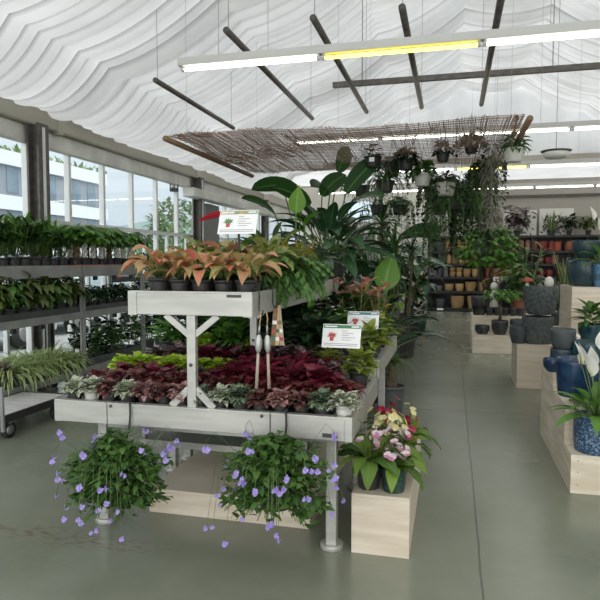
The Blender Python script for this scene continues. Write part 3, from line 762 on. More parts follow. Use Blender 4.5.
DG = [mk('dark', 52, .09, .16, .13, .05, .1, 'ovate', PM, .9) for _ in range(2)]
SV = [mk('silverleaf', 48, .08, .12, .11, .065, .1, 'ovate', PM, .8) for _ in range(2)]
def white_flowered():
    bl = []
    for i in range(14):
        a, r_ = R.uniform(0, 6.28), R.uniform(.02, .13); z = .26+R.uniform(0, .08)-r_*.5; b = MB()
        for k in range(4): b.leaf((C(a)*r_, S(a)*r_, z), k*1.57, .4, .018, .017, .5, 'ovate', 2)
        bl.append(('flower', b.mesh('flower', 'whitebloom'), None))
    return mk('green', 54, .09, .14, .07, .04, .1, 'ovate', PM)+bl
WF = [white_flowered()]
row(BR, 'brown_leaf_plant', 'small brown-red crinkled foliage plant', 'the second bench row', -2.16, -.66, 3.325, 12, jit=.012, s=1.1)
row(BR+BU[:1], 'brown_leaf_plant', 'brown-red foliage plant', 'the third bench row', -2.2, -1.5, 3.47, 5, s=1.0)
row(BU, 'burgundy_leaf_plant', 'burgundy broad-leaved plant', 'the third bench row right half', -1.32, -.78, 3.5, 4, s=1.15)
row(RL, 'red_lance_plant', 'drooping red lance-leaved plant', 'the bench front right pair', -.66, -.6, 3.52, 2, s=.9)
row(BU+BS[:1], 'burgundy_leaf_plant', 'dark burgundy plant', 'the fourth bench row', -2.2, -1.5, 3.69, 5, s=.85)
row(BU+BS[:1], 'burgundy_leaf_plant', 'dark burgundy plant', 'the fourth bench row right half', -1.34, -.78, 3.7, 4, s=1.2)
row(LI, 'lime_leaf_plant', 'lime green frilly plant', 'the lime row on the bench', -2.28, -1.46, 3.86, 8, s=1.28)
row(BU, 'burgundy_leaf_plant', 'burgundy plant', 'the row beside the lime plants', -1.36, -.82, 3.92, 4, s=1.15)
row(BS+BU, 'purple_leaf_plant', 'silvery purple-leaved plant', 'the row behind the lime plants', -2.15, -1.0, 4.12, 7, s=1.25)
row(YG, 'yellow_green_plant', 'yellow-green nettle-leaved plant', 'the pair beside the signs', -.82, -.6, 4.05, 2, s=1.1)
row(GR+LI[:1], 'green_leaf_plant', 'fresh green leafy plant', 'the row behind the purple plants', -2.2, -1.45, 4.42, 6, s=1.15, z=.855)
row(SV+DG, 'mixed_green_plant', 'silvery or dark green plant', 'the row under the upper tray', -1.3, -.95, 4.42, 4, s=1.15, z=.855)
row(YG, 'yellow_green_plant', 'taller yellow-green plant', 'the pair behind the signs', -.8, -.58, 4.42, 2, s=1.25, z=.855)
row(DG+GR, 'mixed_green_plant', 'fresh green leafy plant', 'the fourth bench row from the back', -2.2, -1.0, 4.65, 8, s=1.3, z=.855)
row(DG+WF, 'dark_leaf_plant', 'white-flowered or plain dark plant', 'the row behind the posts', -1.4, -1.0, 4.95, 4, s=1.2, z=.855)
row(WF, 'white_flowered_plant', 'green plant with small white flowers', 'the pair behind', -.86, -.6, 4.8, 2, s=1.2, z=.855)
row(SV+DG+GR, 'mixed_green_plant', 'leafy green plant', 'the third bench row from the back', -2.18, -.95, 5.05, 6, s=1.45, z=.855)
row(YG+WF, 'yellow_green_plant', 'yellow-green or white-flecked plant', 'the pair behind the second sign', -.84, -.6, 5.25, 2, s=1.25, z=.855)
row(DG+SV, 'dark_leaf_plant', 'dark leafy plant', 'the second bench row from the back', -2.15, -1.0, 5.45, 5, s=1.7, z=.855)
# crotons and pink bracts at the back of the bench
R.seed(31)
def croton(): st = MB(); f = MB(); bushy(st, f, 5, .3, .1, .17, .04, .11, 9, 'lance', .9, .006, .2, .8); return potted(PL, f, 'croton', st, 'stem_brown')
CR = [croton(), croton()]
def bract():
    f = rosette(26, .26, .035, .1, 1.3, .2, 1.0, 'strap', 5, .3); b = MB(); s_ = MB()
    for i in range(4):
        a = i*1.6+.4; q = (C(a)*.07, S(a)*.07, .36+.03*i); s_.tube([(0, 0, .1), (C(a)*.03, S(a)*.03, .25), q], .004, 5)
        for k in range(3): b.leaf(q, a+k*2.1, .7, .1, .05, .4, 'ovate', 4)
    return potted(PL, f, 'olive', s_, 'stem')+[('bract', b.mesh('bract', 'pinkflower'), None)]
PK = [bract()]
row(CR, 'croton', 'yellow and green croton', 'the back bench row', -2.1, -1.55, 5.66, 3, s=1.3, z=.855)
row(PK, 'pink_bract_plant', 'plant with pink bracts', 'the trio behind the signs', -.98, -.64, 5.42, 3, s=1.15, z=.855)
row(CR, 'croton', 'yellow-green croton', 'the bench back right corner', -1.0, -.66, 5.6, 3, s=1.0, z=.855)

# ---- upper tray
R.seed(5)
def agl(mat, n=19, L=.165, W=.078):
    st = MB(); f = rosette(n, L, W, .1, 1.3, .45, 1.6, 'ovate', 6, .3, .1, .004, .012, stems=st)
    return potted(pot_mesh(.058, .095, 'pot_black', rim=.16), f, mat, st, 'stem')
AR = [agl('agl_red'), agl('agl_orange'), agl('agl_red', 20)]; AO = [agl('agl_orange'), agl('agl_green')]
def agl_big(mat, L=.24, W=.1, n=18):
    st = MB(); f = rosette(n, L, W, .12, 1.3, .35, 1.2, 'ovate', 6, .3, .14, .005, .012, stems=st)
    return potted(PL, f, mat, st, 'stem')
AG = [agl_big('agl_green'), agl_big('green')]; DF = [agl_big('green', .3, .11), agl_big('silverleaf', .28, .12)]
row(AR, 'aglaonema', 'coral-red aglaonema', 'the front row of the upper tray', -1.67, -1.13, 3.225, 5, z=1.405, jit=.01)
row(AR[1:2]+AO, 'aglaonema', 'orange and green aglaonema', 'the second row of the upper tray', -1.7, -1.15, 3.42, 5, z=1.405)
row(AO, 'aglaonema', 'yellow-green aglaonema', 'the third row of the upper tray', -1.66, -1.2, 3.66, 4, z=1.405, s=1.2)
row(AG, 'aglaonema', 'larger green aglaonema', 'the fourth row of the upper tray', -1.68, -1.2, 4.0, 3, z=1.405, s=1.05)
row(CR, 'croton', 'upright yellow croton', 'the croton row of the upper tray', -1.6, -1.2, 4.4, 3, z=1.405, s=.72)
row(DF, 'dumb_cane', 'large-leaved dumb cane', 'the middle of the upper tray', -1.65, -1.25, 4.85, 3, z=1.405, s=.85)
row(AG[1:]+DF[1:], 'dumb_cane', 'green large-leaved plant', 'the back of the upper tray', -1.6, -1.25, 5.4, 2, z=1.405, s=1.0)
place(CR[0], 'croton', 'yellow-green croton beyond the lobed ferns on the upper tray', 'plant', (-1.17, 4.75, 1.405), 1, .7)
place(CR[1], 'croton', 'second yellow-green croton beyond the lobed ferns', 'plant', (-1.25, 5.2, 1.405), 2, .75)
# red bract flower standing above
b = MB(); st = MB(); p = at(226, 213, 4.5); st.tube([(0, 0, .1), (.02, 0, .35), (0, 0, p[2]-1.405)], .005, 5)
rf = rosette(12, .26, .07, .12, 1.2, .3, 1.2, 'lance', 5); fb = MB(); fb.leaf((0, 0, p[2]-1.405), PI*1.06, -.2, .24, .075, .2, 'lance', 6, .25, .7); fb.leaf((0, 0, p[2]-1.405), .2, .5, .1, .03, .3, 'lance', 5)
place(potted(PL, rf, 'green', st)+[('bract', fb.mesh('bract', 'redleaf'), None)], 'red_flamingo_plant', 'plant with one long red bract beside the upper sign', 'plant', (p[0], 4.5, 1.405))
# lobed fern spilling over the right rim
R.seed(9); f = MB(); st = MB()
for i in range(54):
    yaw = R.uniform(-1.5, 1.6); e = R.uniform(.1, 1.2); p = Vector((0, 0, .12)); L = R.uniform(.2, .36); k = 7; pts = []
    for j in range(k):
        d = Vector((C(yaw)*C(e), S(yaw)*C(e), S(e))); p = p+d*L/k; e -= .26; pts.append(p.copy()); t = j/k
        for sg in (-1, 1): f.leaf(p, yaw+sg*1.0, e+.25, .07*S(PI*(.12+.85*t))+.02, .034, .5, 'obov', 3, .15)
    f.leaf(p, yaw, e, .06, .03, .4, 'ovate', 3); st.tube(pts, .002, 3)
place(potted(PL, f, leafmat('fern_leaf', (.06, .15, .035), (.13, .26, .06), trans=.28) and bpy.data.materials['fern_leaf'], st), 'lobed_fern', 'green lobed fern spilling over the right side of the upper tray', 'fern', (-1.13, 3.78, 1.405))
place(potted(PL, f, bpy.data.materials['fern_leaf'], st), 'lobed_fern', 'second lobed fern farther back on the upper tray right side', 'fern', (-1.14, 4.35, 1.405), -.2, .9)

# ---- signs
def sign(label, px, py, Y, wpx, base, head, pic, rz):
    p = at(px, py, Y); k = wpx/600*Y*1.06; w, h = k/2, k*.31
    t_ = thing('plant_sign', label, 'sign', (p[0], Y, base), rz); z = p[2]-base
    obj('stake', MB().obox((0, .012, 0), (0, .012, z), .012, .008, (0, 1, 0)), 'black', t_)
    def pl(x0, x1, v0, v1, off=.004): # tilted card coordinates, leaning back
        q = lambda x, v, o: (x, v*.35*1-o*.94, z+v*.94+o*.33*0)
        return [q(x0, v0, off), q(x1, v0, off), q(x1, v1, off), q(x0, v1, off)]
    def slab(x0, x1, v0, v1, off, th=.002):
        a = pl(x0, x1, v0, v1, off); c = pl(x0, x1, v0, v1, off-th)
        return MB().add(a+c, [(0, 1, 2, 3), (7, 6, 5, 4), (0, 4, 5, 1), (1, 5, 6, 2), (2, 6, 7, 3), (3, 7, 4, 0)], smooth=False)
    c = obj('card', slab(-w, w, -h, h, .003, .006), 'card', t_)
    hd = obj('header_band', slab(-w*.97, w*.97, h*.66, h*.94, .0045), head, c)
    b = slab(w*.5, w*.9, h*.75, h*.86, .006); obj('title', b, 'card', hd)
    b = slab(-w*.9, -w*.25, h*.75, h*.86, .006); obj('title', b, 'card', hd)
    r2 = random.Random(3); pb = MB()
    cx, cv = -w*.5, -h*.02
    for i in range(12):
        a = i*.52; l = h*.42*r2.uniform(.7, 1.1); q = lambda x, v: (x, v*.35-.0052*.94, z+v*.94)
        dx, dv = C(a)*l*1.3, S(a)*l*.75+h*.12
        pb.add([q(cx, cv), q(cx+dx*.5-dv*.16, cv+dv*.5+dx*.1), q(cx+dx, cv+dv), q(cx+dx*.5+dv*.16, cv+dv*.5-dx*.1)], [(0, 1, 2, 3)], smooth=False)
    pi = obj('plant_picture', pb, pic, c); obj('pot_picture', slab(cx-h*.16, cx+h*.16, -h*.42, -h*.08, .0056), 'print_red', pi)
    for j in range(5): obj('text_line', slab(w*.02, w*(.3+.42*((j*3 % 5)/4)), h*(.42-.19*j), h*(.47-.19*j), .0045), 'ink', c)
    for j in range(2): obj('text_line', slab(-w*.9, w*.88, -h*(.68+.14*j), -h*(.63+.14*j), .0045), 'ink', c)
sign('sign card with multicoloured header standing among the upper red aglaonemas', 238, 222, 3.33, 41, 1.44, 'sign_multi', 'print_green', -.06)
sign('green-headed sign card in front, over the burgundy plants', 341.5, 336, 3.95, 37.5, .76, 'sign_green', 'print_red', -.04)
sign('teal-headed sign card behind the green-headed one', 363, 321, 4.7, 30, .78, 'sign_blue', 'print_red', -.02)

# ---- tools on hooks at the right front corner of the upper tray
def hook(label, x, y, z, drop):
    t_ = thing('s_hook', label, 'hook', (x, y, z))
    pts = [(-.03, 0, -.012), (-.028, 0, .012), (-.01, 0, .022), (.012, 0, .012), (.016, 0, -.02), (.014, 0, -drop*.7), (.02, 0, -drop), (.032, 0, -drop-.005), (.038, 0, -drop+.02)]
    obj('hook_wire', MB().tube(pts, .0045, 6), 'black', t_)
hook('black hook over the upper tray rim holding the two scoops', U1+.008, 3.16, 1.434, .12)
hook('second black hook farther back holding the bundle of labels', U1+.008, 3.42, 1.434, .1)
def scoop(label, x, y, z, tilt):
    t_ = thing('hand_scoop', label, 'garden tool', (x, y, z)); t_.rotation_euler = (0, tilt, .3)
    obj('cord', MB().tube([(0, 0, 0), (.004, 0, -.04), (0, 0, -.08)], .003, 5), 'paperbrown', t_)
    obj('neck', MB().tube([(0, 0, -.075), (0, 0, -.13)], .006, 8), 'silver', t_)
    obj('blade', MB().ball((0, 0, -.18), .02, .01, .055, 14, 10), 'silver', t_)
    obj('handle', MB().tube([(0, 0, -.235), (0, 0, -.3), (0, 0, -.43)], .008, 8, .0105), 'handle_wood', t_)
scoop('long-handled silver scoop hanging left on the tray hook', U1+.036, 3.135, 1.33, .05)
scoop('long-handled silver scoop hanging right beside its twin', U1+.062, 3.17, 1.325, -.03)
t_ = thing('label_bundle', 'bundle of striped wooden plant labels hanging from the second hook', 'plant labels', (U1+.045, 3.43, 1.34))
for i, (m, dx) in enumerate((('wood', -.028), ('paperbrown', 0), ('handle_wood', .03))):
    s_ = obj('label_strip', MB().obox((dx*.2, i*.006, 0), (dx, i*.006, -.24), .027, .004, (0, 1, 0)), m, t_)
    for k in range(3): obj('stripe', MB().obox((dx*(.4+.2*k), i*.006-.003, -.09-.05*k), (dx*(.45+.2*k), i*.006-.003, -.112-.05*k), .0272, .002, (0, 1, 0)), ('card', 'print_red', 'sign_green')[(k+i) % 3], s_)

# ---- hanging cape primrose baskets on the front rim
R.seed(77)
fl = MB()
for k in range(5): fl.leaf((0, 0, 0), k*1.2566+.3, .35, .017*(1.25 if k in (0, 1) else .9), .017, .5, 'obov', 3, .1, 0, R.random())
FLOWER = fl; fl.tube([(0, 0, 0), (-.004, 0, -.012), (-.01, 0, -.022)], .004, 5, .0025, .8)
FM = fl.mesh('flower', 'purple')
FLS = .85
def basket(label, px, py, Y, rx, seed, nfl):
    R.seed(seed); p = at(px, py, Y); t_ = thing('hanging_basket', label, 'hanging plant', (p[0], Y, p[2]))
    obj('pot', pot_mesh(.115, .15, 'pot_black', rim=.12, n=24), None, t_).location = (0, 0, -.15)
    s = MB()
    x = 0; ytop = Y0-Y
    s.tube([(0, ytop+.05, .775-p[2]-.0), (0, ytop+.03, .8-p[2]), (0, ytop-.012, .79-p[2]), (.004, ytop-.014, .72-p[2]), (-.004, ytop-.016, .62-p[2]), (0, ytop*.6, .15), (0, 0, .02)], .006, 6)
    obj('hanger_strap', s, 'strap', t_)
    f, st = MB(), MB()
    for i in range(250):
        a = i*2.39996; t = (i+.5)/250; el = 1.35-2.1*t
        rr = rx*R.uniform(.55, 1.0)*(C(el)*.55+.45 if el > 0 else .95)
        q = Vector((C(a)*C(el)*rr, S(a)*C(el)*rr*.72, S(el)*.22*R.uniform(.7, 1.05)+(.0 if el > 0 else -.1*R.random())-.02))
        st.tube([(C(a)*.05, S(a)*.05, -.06), (q.x*.6, q.y*.6, q.z*.75+.04), q], .0026, 4)
        for k in range(7):
            fr_ = R.uniform(.45, 1.06); u = Vector((q.x*fr_, q.y*fr_, q.z*fr_+.03))
            f.leaf(u, a+k*1.7+R.uniform(-.5, .5), R.uniform(-.5, .6), .052*R.uniform(.7, 1.25), .035*R.uniform(.8, 1.2), .8, 'ovate', 4, .2, R.uniform(-.4, .4))
    obj('foliage', f, 'strep', t_)
    fpos = []
    for i in range(nfl):
        a = R.uniform(0, 2*PI) if i % 3 else R.uniform(3.4, 6.1); lo = i % 2
        rr = rx*R.uniform(.8, 1.12); z = R.uniform(.0, .2) if not lo else R.uniform(-.3, -.02)
        q = Vector((C(a)*rr, S(a)*rr*.75-.02, z)); 
        st.tube([(q.x*.5, q.y*.5, .12), (q.x*.85, q.y*.85, max(z+.09, .1)), (q.x*.97, q.y*.97, z+.05), q], .0012, 4)
        fpos.append(q)
        if i % 2 == 0: fpos.append(q+Vector((R.uniform(-.03, .03), R.uniform(-.02, .02), R.uniform(-.03, .03))))
    obj('stems', st, 'stem', t_)
    for q in fpos:
        o = bpy.data.objects.new('flower', FM); COL.objects.link(o); o.parent = t_; o.location = q
        o.rotation_euler = (R.uniform(.9, 1.6), R.uniform(-.4, .4), R.uniform(-.9, .9)); s_ = R.uniform(.75, 1.1); o.scale = (s_,)*3
basket('left hanging basket of violet cape primroses on the bench rim', 116, 473, 2.93, .35, 3, 36)
basket('right hanging basket of violet cape primroses beside the bench leg', 276, 477, 2.9, .34, 8, 38)

# ---- cape primroses on the plywood crate
R.seed(55)
def primrose(petals, pot, n=13, L=.19, seed=1, mat='streplong', nf=16, spread=.11):
    R.seed(seed); f = rosette(n, L, .085, .13, 1.1, .05, 1.5, 'lance', 10, .2, wave=.05, r0=.02)
    st = MB(); pr = potted(pot, f, mat); fs = MB()
    for i in range(5): fs.leaf((0, 0, 0), i*1.2566, .35, .024, .025, .5, 'obov', 3, .1, 0, 0 if i < 3 else 1)
    me = fs.mesh('flower', petals); out = []
    for i in range(nf):
        a = i*2.4+R.uniform(-.3, .3); rr = spread*R.uniform(.3, 1); q = Vector((C(a)*rr, S(a)*rr, .25+R.uniform(-.05, .08)))
        st.tube([(C(a)*.015, S(a)*.015, .11), (q.x*.6, q.y*.6, q.z*.8+.03), q], .0018, 4); out.append((q, a))
    pr.append(('flower_stems', st.mesh('flower_stems', 'stem'), None))
    return pr, me, out
def put_primrose(d, label, loc, rz=0, s=1):
    pr, me, out = d; r_ = place(pr, 'cape_primrose', label, 'plant', loc, rz, s)
    for q, a in out:
        o = bpy.data.objects.new('flower', me); COL.objects.link(o); o.parent = r_; o.location = q; o.rotation_euler = (R.uniform(.2, 1.2), R.uniform(-.3, .3), a+PI/2)
GP = pot_mesh(.066, .125, 'green_pot', r0=.056, rim=0, n=28, belly=.03); BP = pot_mesh(.06, .1, 'pot_black')
put_primrose(primrose('pwhite', GP, 11, .2, 2, nf=32), 'pink and white cape primrose in a dark green pot on the crate', (-.295, 3.29, .335), .5, 1.05)
put_primrose(primrose('pwhite', BP, 14, .22, 4, nf=8), 'cape primrose with long yellow-green leaves at the crate front left', (-.435, 3.3, .335), 1.2, 1.25)
put_primrose(primrose('pyellow', BP, 13, .22, 6, nf=36), 'cream-flowered cape primrose at the middle of the crate', (-.37, 3.52, .335), 0, 1.15)
put_primrose(primrose('pred', BP, 13, .22, 7, nf=20), 'crimson-flowered cape primrose behind the pink and white one', (-.28, 3.62, .335), 2, 1.1)
put_primrose(primrose('pyellow', BP, 13, .22, 9, nf=10), 'pale yellow cape primrose farther back on the crate', (-.27, 3.9, .335), 1, 1.05)
put_primrose(primrose('pred', BP, 12, .22, 10, nf=9), 'dark red cape primrose at the back of the crate', (-.42, 4.0, .335), .3, 1.1)

# ================================================================== LEFT TROLLEYS
def trolley(label, y0, y1, shelves):
    x0, x1 = -4.95, -4.4; cx, cy = (x0+x1)/2, (y0+y1)/2
    t_ = thing('plant_trolley', label, 'plant trolley', (cx, cy, 0), 0); w, d = (x1-x0)/2, (y1-y0)/2
    for sx in (-1, 1):
        for sy in (-1, 1):
            x, y = sx*(w-.012), sy*(d-.02); obj('post', MB().box(x-.012, x+.012, y-.015, y+.015, .14, shelves[-1]+.02), 'trolley', t_)
            c = obj('caster', MB().tube([(x-.02, y*.85, .055), (x+.02, y*.85, .055)], .055, 16), 'rubber', t_)
            obj('caster_fork', MB().box(x-.028, x+.028, y*.85-.02, y*.85+.02, .1, .15), 'trolley', c)
    for z in shelves:
        s_ = obj('shelf', MB().box(-w+.025, w-.025, -d+.005, d-.005, z-.02, z), 'deck', t_)
        th = .11 if z == shelves[-1] else .055
        obj('shelf_edge', MB().box(w-.005, w+.005, -d, d, z-th, z+.03), 'trolley', s_, bevel=.003)
        obj('shelf_edge', MB().box(-w-.005, -w+.005, -d, d, z-th, z+.01), 'trolley', s_, bevel=.003)
        for k in (-.6, .0, .6): obj('bracket', MB().box(w-.04, w-.006, k*d-.03, k*d+.03, z-th-.05, z-th+.005), 'black', s_)
    return t_
trolley('galvanised plant trolley at the left edge holding spider plants below', 5.0, 6.49, (.26, .96, 1.53))
trolley('second galvanised plant trolley with the braided trees on its top shelf', 6.51, 7.98, (.26, .96, 1.53))
trolley('third plant trolley farther along the windows', 8.0, 9.47, (.26, .96, 1.4))
# low cart with white deck
t_ = thing('low_cart', 'low black-framed cart with a whitish deck and wheels at the left', 'cart', (-4.1, 4.85, 0))
obj('deck', MB().box(-.27, .265, -.42, .5, .205, .232), 'deck', t_)
for a in ((-.28, .28, -.44, -.42), (-.28, .28, .5, .52), (-.285, -.27, -.44, .52), (.265, .285, -.44, .52)): obj('frame_bar', MB().box(*a, .17, .24), 'black', t_)
obj('corner_post', MB().box(.262, .288, -.445, -.42, .1, .5), 'trolley', t_)
for x in (-.22, .2):
    for y in (-.28, .4):
        c = obj('caster', MB().tube([(x-.022, y, .075), (x+.022, y, .075)], .075, 20), 'rubber', t_)
        obj('hub', MB().tube([(x-.026, y, .075), (x+.026, y, .075)], .045, 14), 'silver', c); obj('fork', MB().box(x-.03, x+.03, y-.02, y+.02, .13, .18), 'trolley', c)
# spider plant trays
def tray(label, y0, y1, z, m='traydark', h=.1, x0=-4.9, x1=-4.42):
    t_ = thing('plant_tray', label, 'tray', ((x0+x1)/2, (y0+y1)/2, z)); w, d = (x1-x0)/2, (y1-y0)/2
    obj('base', MB().box(-w, w, -d, d, 0, .008), m, t_)
    for a in ((-w, -w+.01, -d, d), (w-.01, w, -d, d), (-w+.01, w-.01, -d, -d+.01), (-w+.01, w-.01, d-.01, d)): obj('side', MB().box(*a, .008, h), m, t_)
    return t_
tray('dark tray of spider plants on the bottom shelf of the left trolley', 5.02, 6.46, .26, h=.17)
tray('dark tray of glossy plants on the bottom shelf of the second trolley', 6.54, 7.95, .26, h=.12)
tray('dark tray on the middle shelf of the left trolley', 5.02, 6.46, .96, h=.1)
tray('dark tray on the middle shelf of the second trolley', 6.54, 7.95, .96, h=.09)
tray('red plastic tray under the braided trees', 6.42, 7.9, 1.53, 'red_plastic', .04)
R.seed(101)
SP = [potted(PB, rosette(80, .3, .021, .08, 1.45, .3, 1.9, 'strap', 7, .3, r0=.015), 'spider') for _ in range(2)]
k = 0
for j in range(7):
    for i in range(3):
        place(SP[k % 2], 'spider_plant', 'striped spider plant, %s from the near end, %s in the tray' % (ORD[j], ('window-side row', 'middle row', 'aisle-side row')[i]), 'plant',
              (-4.77+.13*i, 5.3+j*.175, .268), R.uniform(0, 6), R.uniform(1.2, 1.45), 'spider plants in the bottom left tray'); k += 1
DP = [mk('burg_silver', 36, .06, .09, .1, .04, .09, 'ovate', PB)]
for j in range(2): place(DP[0], 'purple_foliage_plant', ('dark purple plant in the near end of the spider plant tray', 'dark purple plant second along the spider plant tray aisle side')[j], 'plant', (-4.5, 5.09+.12*j, .268), j*2, 1.3)
# middle shelf: drooping broad-leaved plants
def leafy(mat, n=8, h=.2, sp=.11, L=.16, W=.062, lp=8, pot=None, shape='ovate', droop=1.3, el=.1):
    st, f = MB(), MB(); bushy(st, f, n, h, sp, L, W, .09, lp, shape, droop, .004, .3, el); return potted(pot or PM, f, mat, st)
LF = [leafy('olive'), leafy('green'), leafy('olive', 8, .24)]
for j in range(7): place(LF[j % 3], 'broad_leaf_plant', 'drooping broad-leaved plant, %s along the middle shelf of the left trolley, aisle side' % ORD[j], 'plant', (-4.5, 5.1+j*.21, .968), j*1.7, 1.45, 'plants on the middle left shelf')
for j in range(6): place(LF[(j+1) % 3], 'broad_leaf_plant', 'broad-leaved plant, %s along the middle left shelf, window side' % ORD[j], 'plant', (-4.78, 5.15+j*.23, .968), j*1.3, 1.2, 'plants on the middle left shelf')
LD = [leafy('dark', 8, .14, .1, .09, .05), leafy('darkgloss', 8, .14, .1, .09, .05)]
for j in range(6): place(LD[j % 2], 'dark_leaf_plant', 'dark low plant, %s along the middle shelf of the second trolley' % ORD[j], 'plant', (-4.55, 6.66+j*.22, .968), j*1.1, 1.3, 'plants on the second middle shelf')
# bottom shelf of second and third trolley
GL = [leafy('darkgloss', 7, .42, .15, .16, .085, 9, PL, 'heart', .9, .3), leafy('green', 7, .36, .15, .15, .075, 9, PL, 'ovate', .9, .3)]
for j in range(6): place(GL[j % 2], 'glossy_leaf_plant', 'glossy green plant, %s along the bottom shelf of the second trolley' % ORD[j], 'plant', (-4.6+.1*(j % 2), 6.68+j*.22, .268), j*1.9, 1.0, 'plants on the second bottom shelf')
for j in range(4): place(GL[(j+1) % 2], 'glossy_leaf_plant', 'glossy green plant, %s along the bottom shelf of the third trolley' % ORD[j], 'plant', (-4.6, 8.2+j*.32, .26), j*1.9, 1.1, 'plants on the third bottom shelf')
for j in range(4): place(GL[j % 2], 'glossy_leaf_plant', 'glossy green plant, %s along the middle shelf of the third trolley' % ORD[j], 'plant', (-4.6, 8.2+j*.32, .96), j*1.9, .8, 'plants on the third middle shelf')
# top shelf: narrow-leaved plants then braided money trees
NL = [leafy('green', 11, .2, .1, .11, .024, 11, PB, 'lance', .9, .5), leafy('dark', 12, .19, .1, .1, .022, 11, PB, 'lance', .9, .5), leafy('fresh', 11, .22, .1, .11, .024, 11, PB, 'lance', .8, .6)]
for j in range(8):
    for i in range(2): place(NL[(j*2+i) % 3], 'narrow_leaf_plant', 'bushy narrow-leaved plant, %s along the top left shelf, %s' % (ORD[j], ('window side', 'aisle side')[i]), 'plant', (-4.76+.25*i, 5.1+j*.165, 1.53), R.uniform(0, 6), R.uniform(1.45, 1.75), 'bushy plants on the top left shelf')
def money_tree(seed, fmat='fresh'):
    R.seed(seed); tr = MB()
    for q in range(3): tr.tube([(.014*C(q*2.1+z*.55), .014*S(q*2.1+z*.55), .05+z*.0115) for z in range(15)], .011, 6, .008)
    f, st = MB(), MB()
    for i in range(13):
        a = i*2.4; e = R.uniform(.1, 1.2); q = Vector((C(a)*C(e)*.1, S(a)*C(e)*.1, .2+S(e)*.11))
        st.tube([(0, 0, .16), q.lerp(Vector((0, 0, .22)), .4), q], .0025, 4); palmate(f, q, a, .15, 6, .13, .052, 1.0)
    return [('pot', pot_mesh(.045, .07, 'pot_black', rim=.15), None), ('braided_trunk', tr.mesh('braided_trunk', 'stem_white' if seed % 3 else 'stem_brown'), None), ('foliage', f.mesh('foliage', fmat), None), ('stem', st.mesh('stem', 'stem'), None)]
MT = [money_tree(1), money_tree(2), money_tree(4, 'green'), money_tree(3)]
for j in range(8):
    for i in range(2): place(MT[(j+i*3) % 4], 'money_tree', 'small braided-trunk tree, %s along the red tray, %s' % (ORD[j], ('window side', 'aisle side')[i]), 'plant', (-4.71+.22*i, 6.5+j*.185, 1.538), R.uniform(0, 6), R.uniform(1.5, 1.75), 'braided trees in the red tray')
for j in range(4): place(NL[j % 3], 'narrow_leaf_plant', 'bushy plant, %s along the top shelf of the third trolley' % ORD[j], 'plant', (-4.6, 8.2+j*.32, 1.4), j, 1.1, 'plants on the third top shelf')

# ================================================================== BIG PLANTS BEHIND THE BENCH
R.seed(200)
def bigpot(r, h, m='pot_black', **k): return pot_mesh(r, h, m, rim=.08, n=26, **k)
def bird(n, hts, L, W, mat, seed, spread=.35):
    R.seed(seed); st, f = MB(), MB()
    for i in range(n):
        a = i*2.4+R.uniform(-.3, .3); h = hts[i % len(hts)]*R.uniform(.93, 1.05); r_ = spread*R.uniform(.4, 1)
        q = Vector((C(a)*r_, S(a)*r_, h)); st.tube([(C(a)*.03, S(a)*.03, .28), (q.x*.35, q.y*.35, .3+(h-.3)*.55), q], .013, 6, .008)
        f.leaf(q, a+R.uniform(-.4, .4), R.uniform(.3, 1.0), L*R.uniform(.8, 1.15), W*R.uniform(.85, 1.1), 1.0, 'paddle', 8, .22, R.uniform(-.4, .4))
    return potted(bigpot(.19, .34), f, mat, st)
# single big leaves matching the most visible blades
def blades(specs, loc, mat, pot, name, label, cat='plant'):
    st, f = MB(), MB()
    for (px, py, Y_, yaw, el, L, W, dr, roll, sh) in specs:
        q = Vector(at(px, py, Y_))-Vector(loc); st.tube([(0, 0, .3), (q.x*.4, q.y*.4, .3+(q.z-.3)*.6), q], .012, 6, .008)
        f.leaf(q, yaw, el, L, W, dr, sh, 8, .2, roll)
    return place(potted(pot, f, mat, st), name, label, cat, loc)
blades([(384, 290, 6.75, .4, 1.42, .43, .3, .25, 1.45, 'ovate'), (388, 300, 6.8, -.6, .7, .3, .12, 1.3, 0, 'lance'), (378, 300, 6.9, 3.6, .9, .3, .13, 1.2, 0, 'lance'), (395, 305, 6.75, -1.2, .4, .3, .12, 1.2, 0, 'lance')], (-.83, 6.85, 0), 'paddle', bigpot(.15, .3), 'banana_plant', 'plant with one bright green upright banana-like leaf at the bench end')
blades([(296, 213, 6.4, .5, 1.5, .3, .2, .1, 1.5, 'ovate'), (300, 222, 6.5, 2.4, 1.0, .3, .12, 1.0, .2, 'lance'), (305, 225, 6.5, -.5, .9, .3, .12, 1.0, 0, 'lance')], (-1.76, 6.72, 0), 'paddle', bigpot(.15, .3), 'banana_plant', 'bright green upright leaf standing among dark leaves behind the upper tray')
blades([(297, 187, 7.2, PI*.97, .2, .62, .26, .5, .7, 'paddle'), (330, 192, 7.2, 2.3, .5, .5, .26, .6, .5, 'paddle'), (346, 193, 7.1, .35, .95, .62, .26, .35, 1.0, 'paddle'), (322, 196, 7.3, .9, .9, .5, .25, .6, .8, 'paddle'),
  (338, 172, 7.6, 1.2, 1.1, .45, .24, .5, 1.2, 'paddle'), (310, 205, 7.1, 3.4, .7, .5, .24, .6, .8, 'paddle'), (350, 205, 7.2, -.4, .5, .5, .22, .8, .5, 'paddle'), (285, 195, 7.4, 3.0, .6, .45, .2, .8, .5, 'paddle'), (275, 215, 7.0, 3.1, .8, .5, .2, .8, .5, 'paddle')], (-1.62, 7.25, 0), 'bird', bigpot(.19, .34), 'bird_of_paradise', 'tall plant with big dark paddle leaves just under the reed mat')
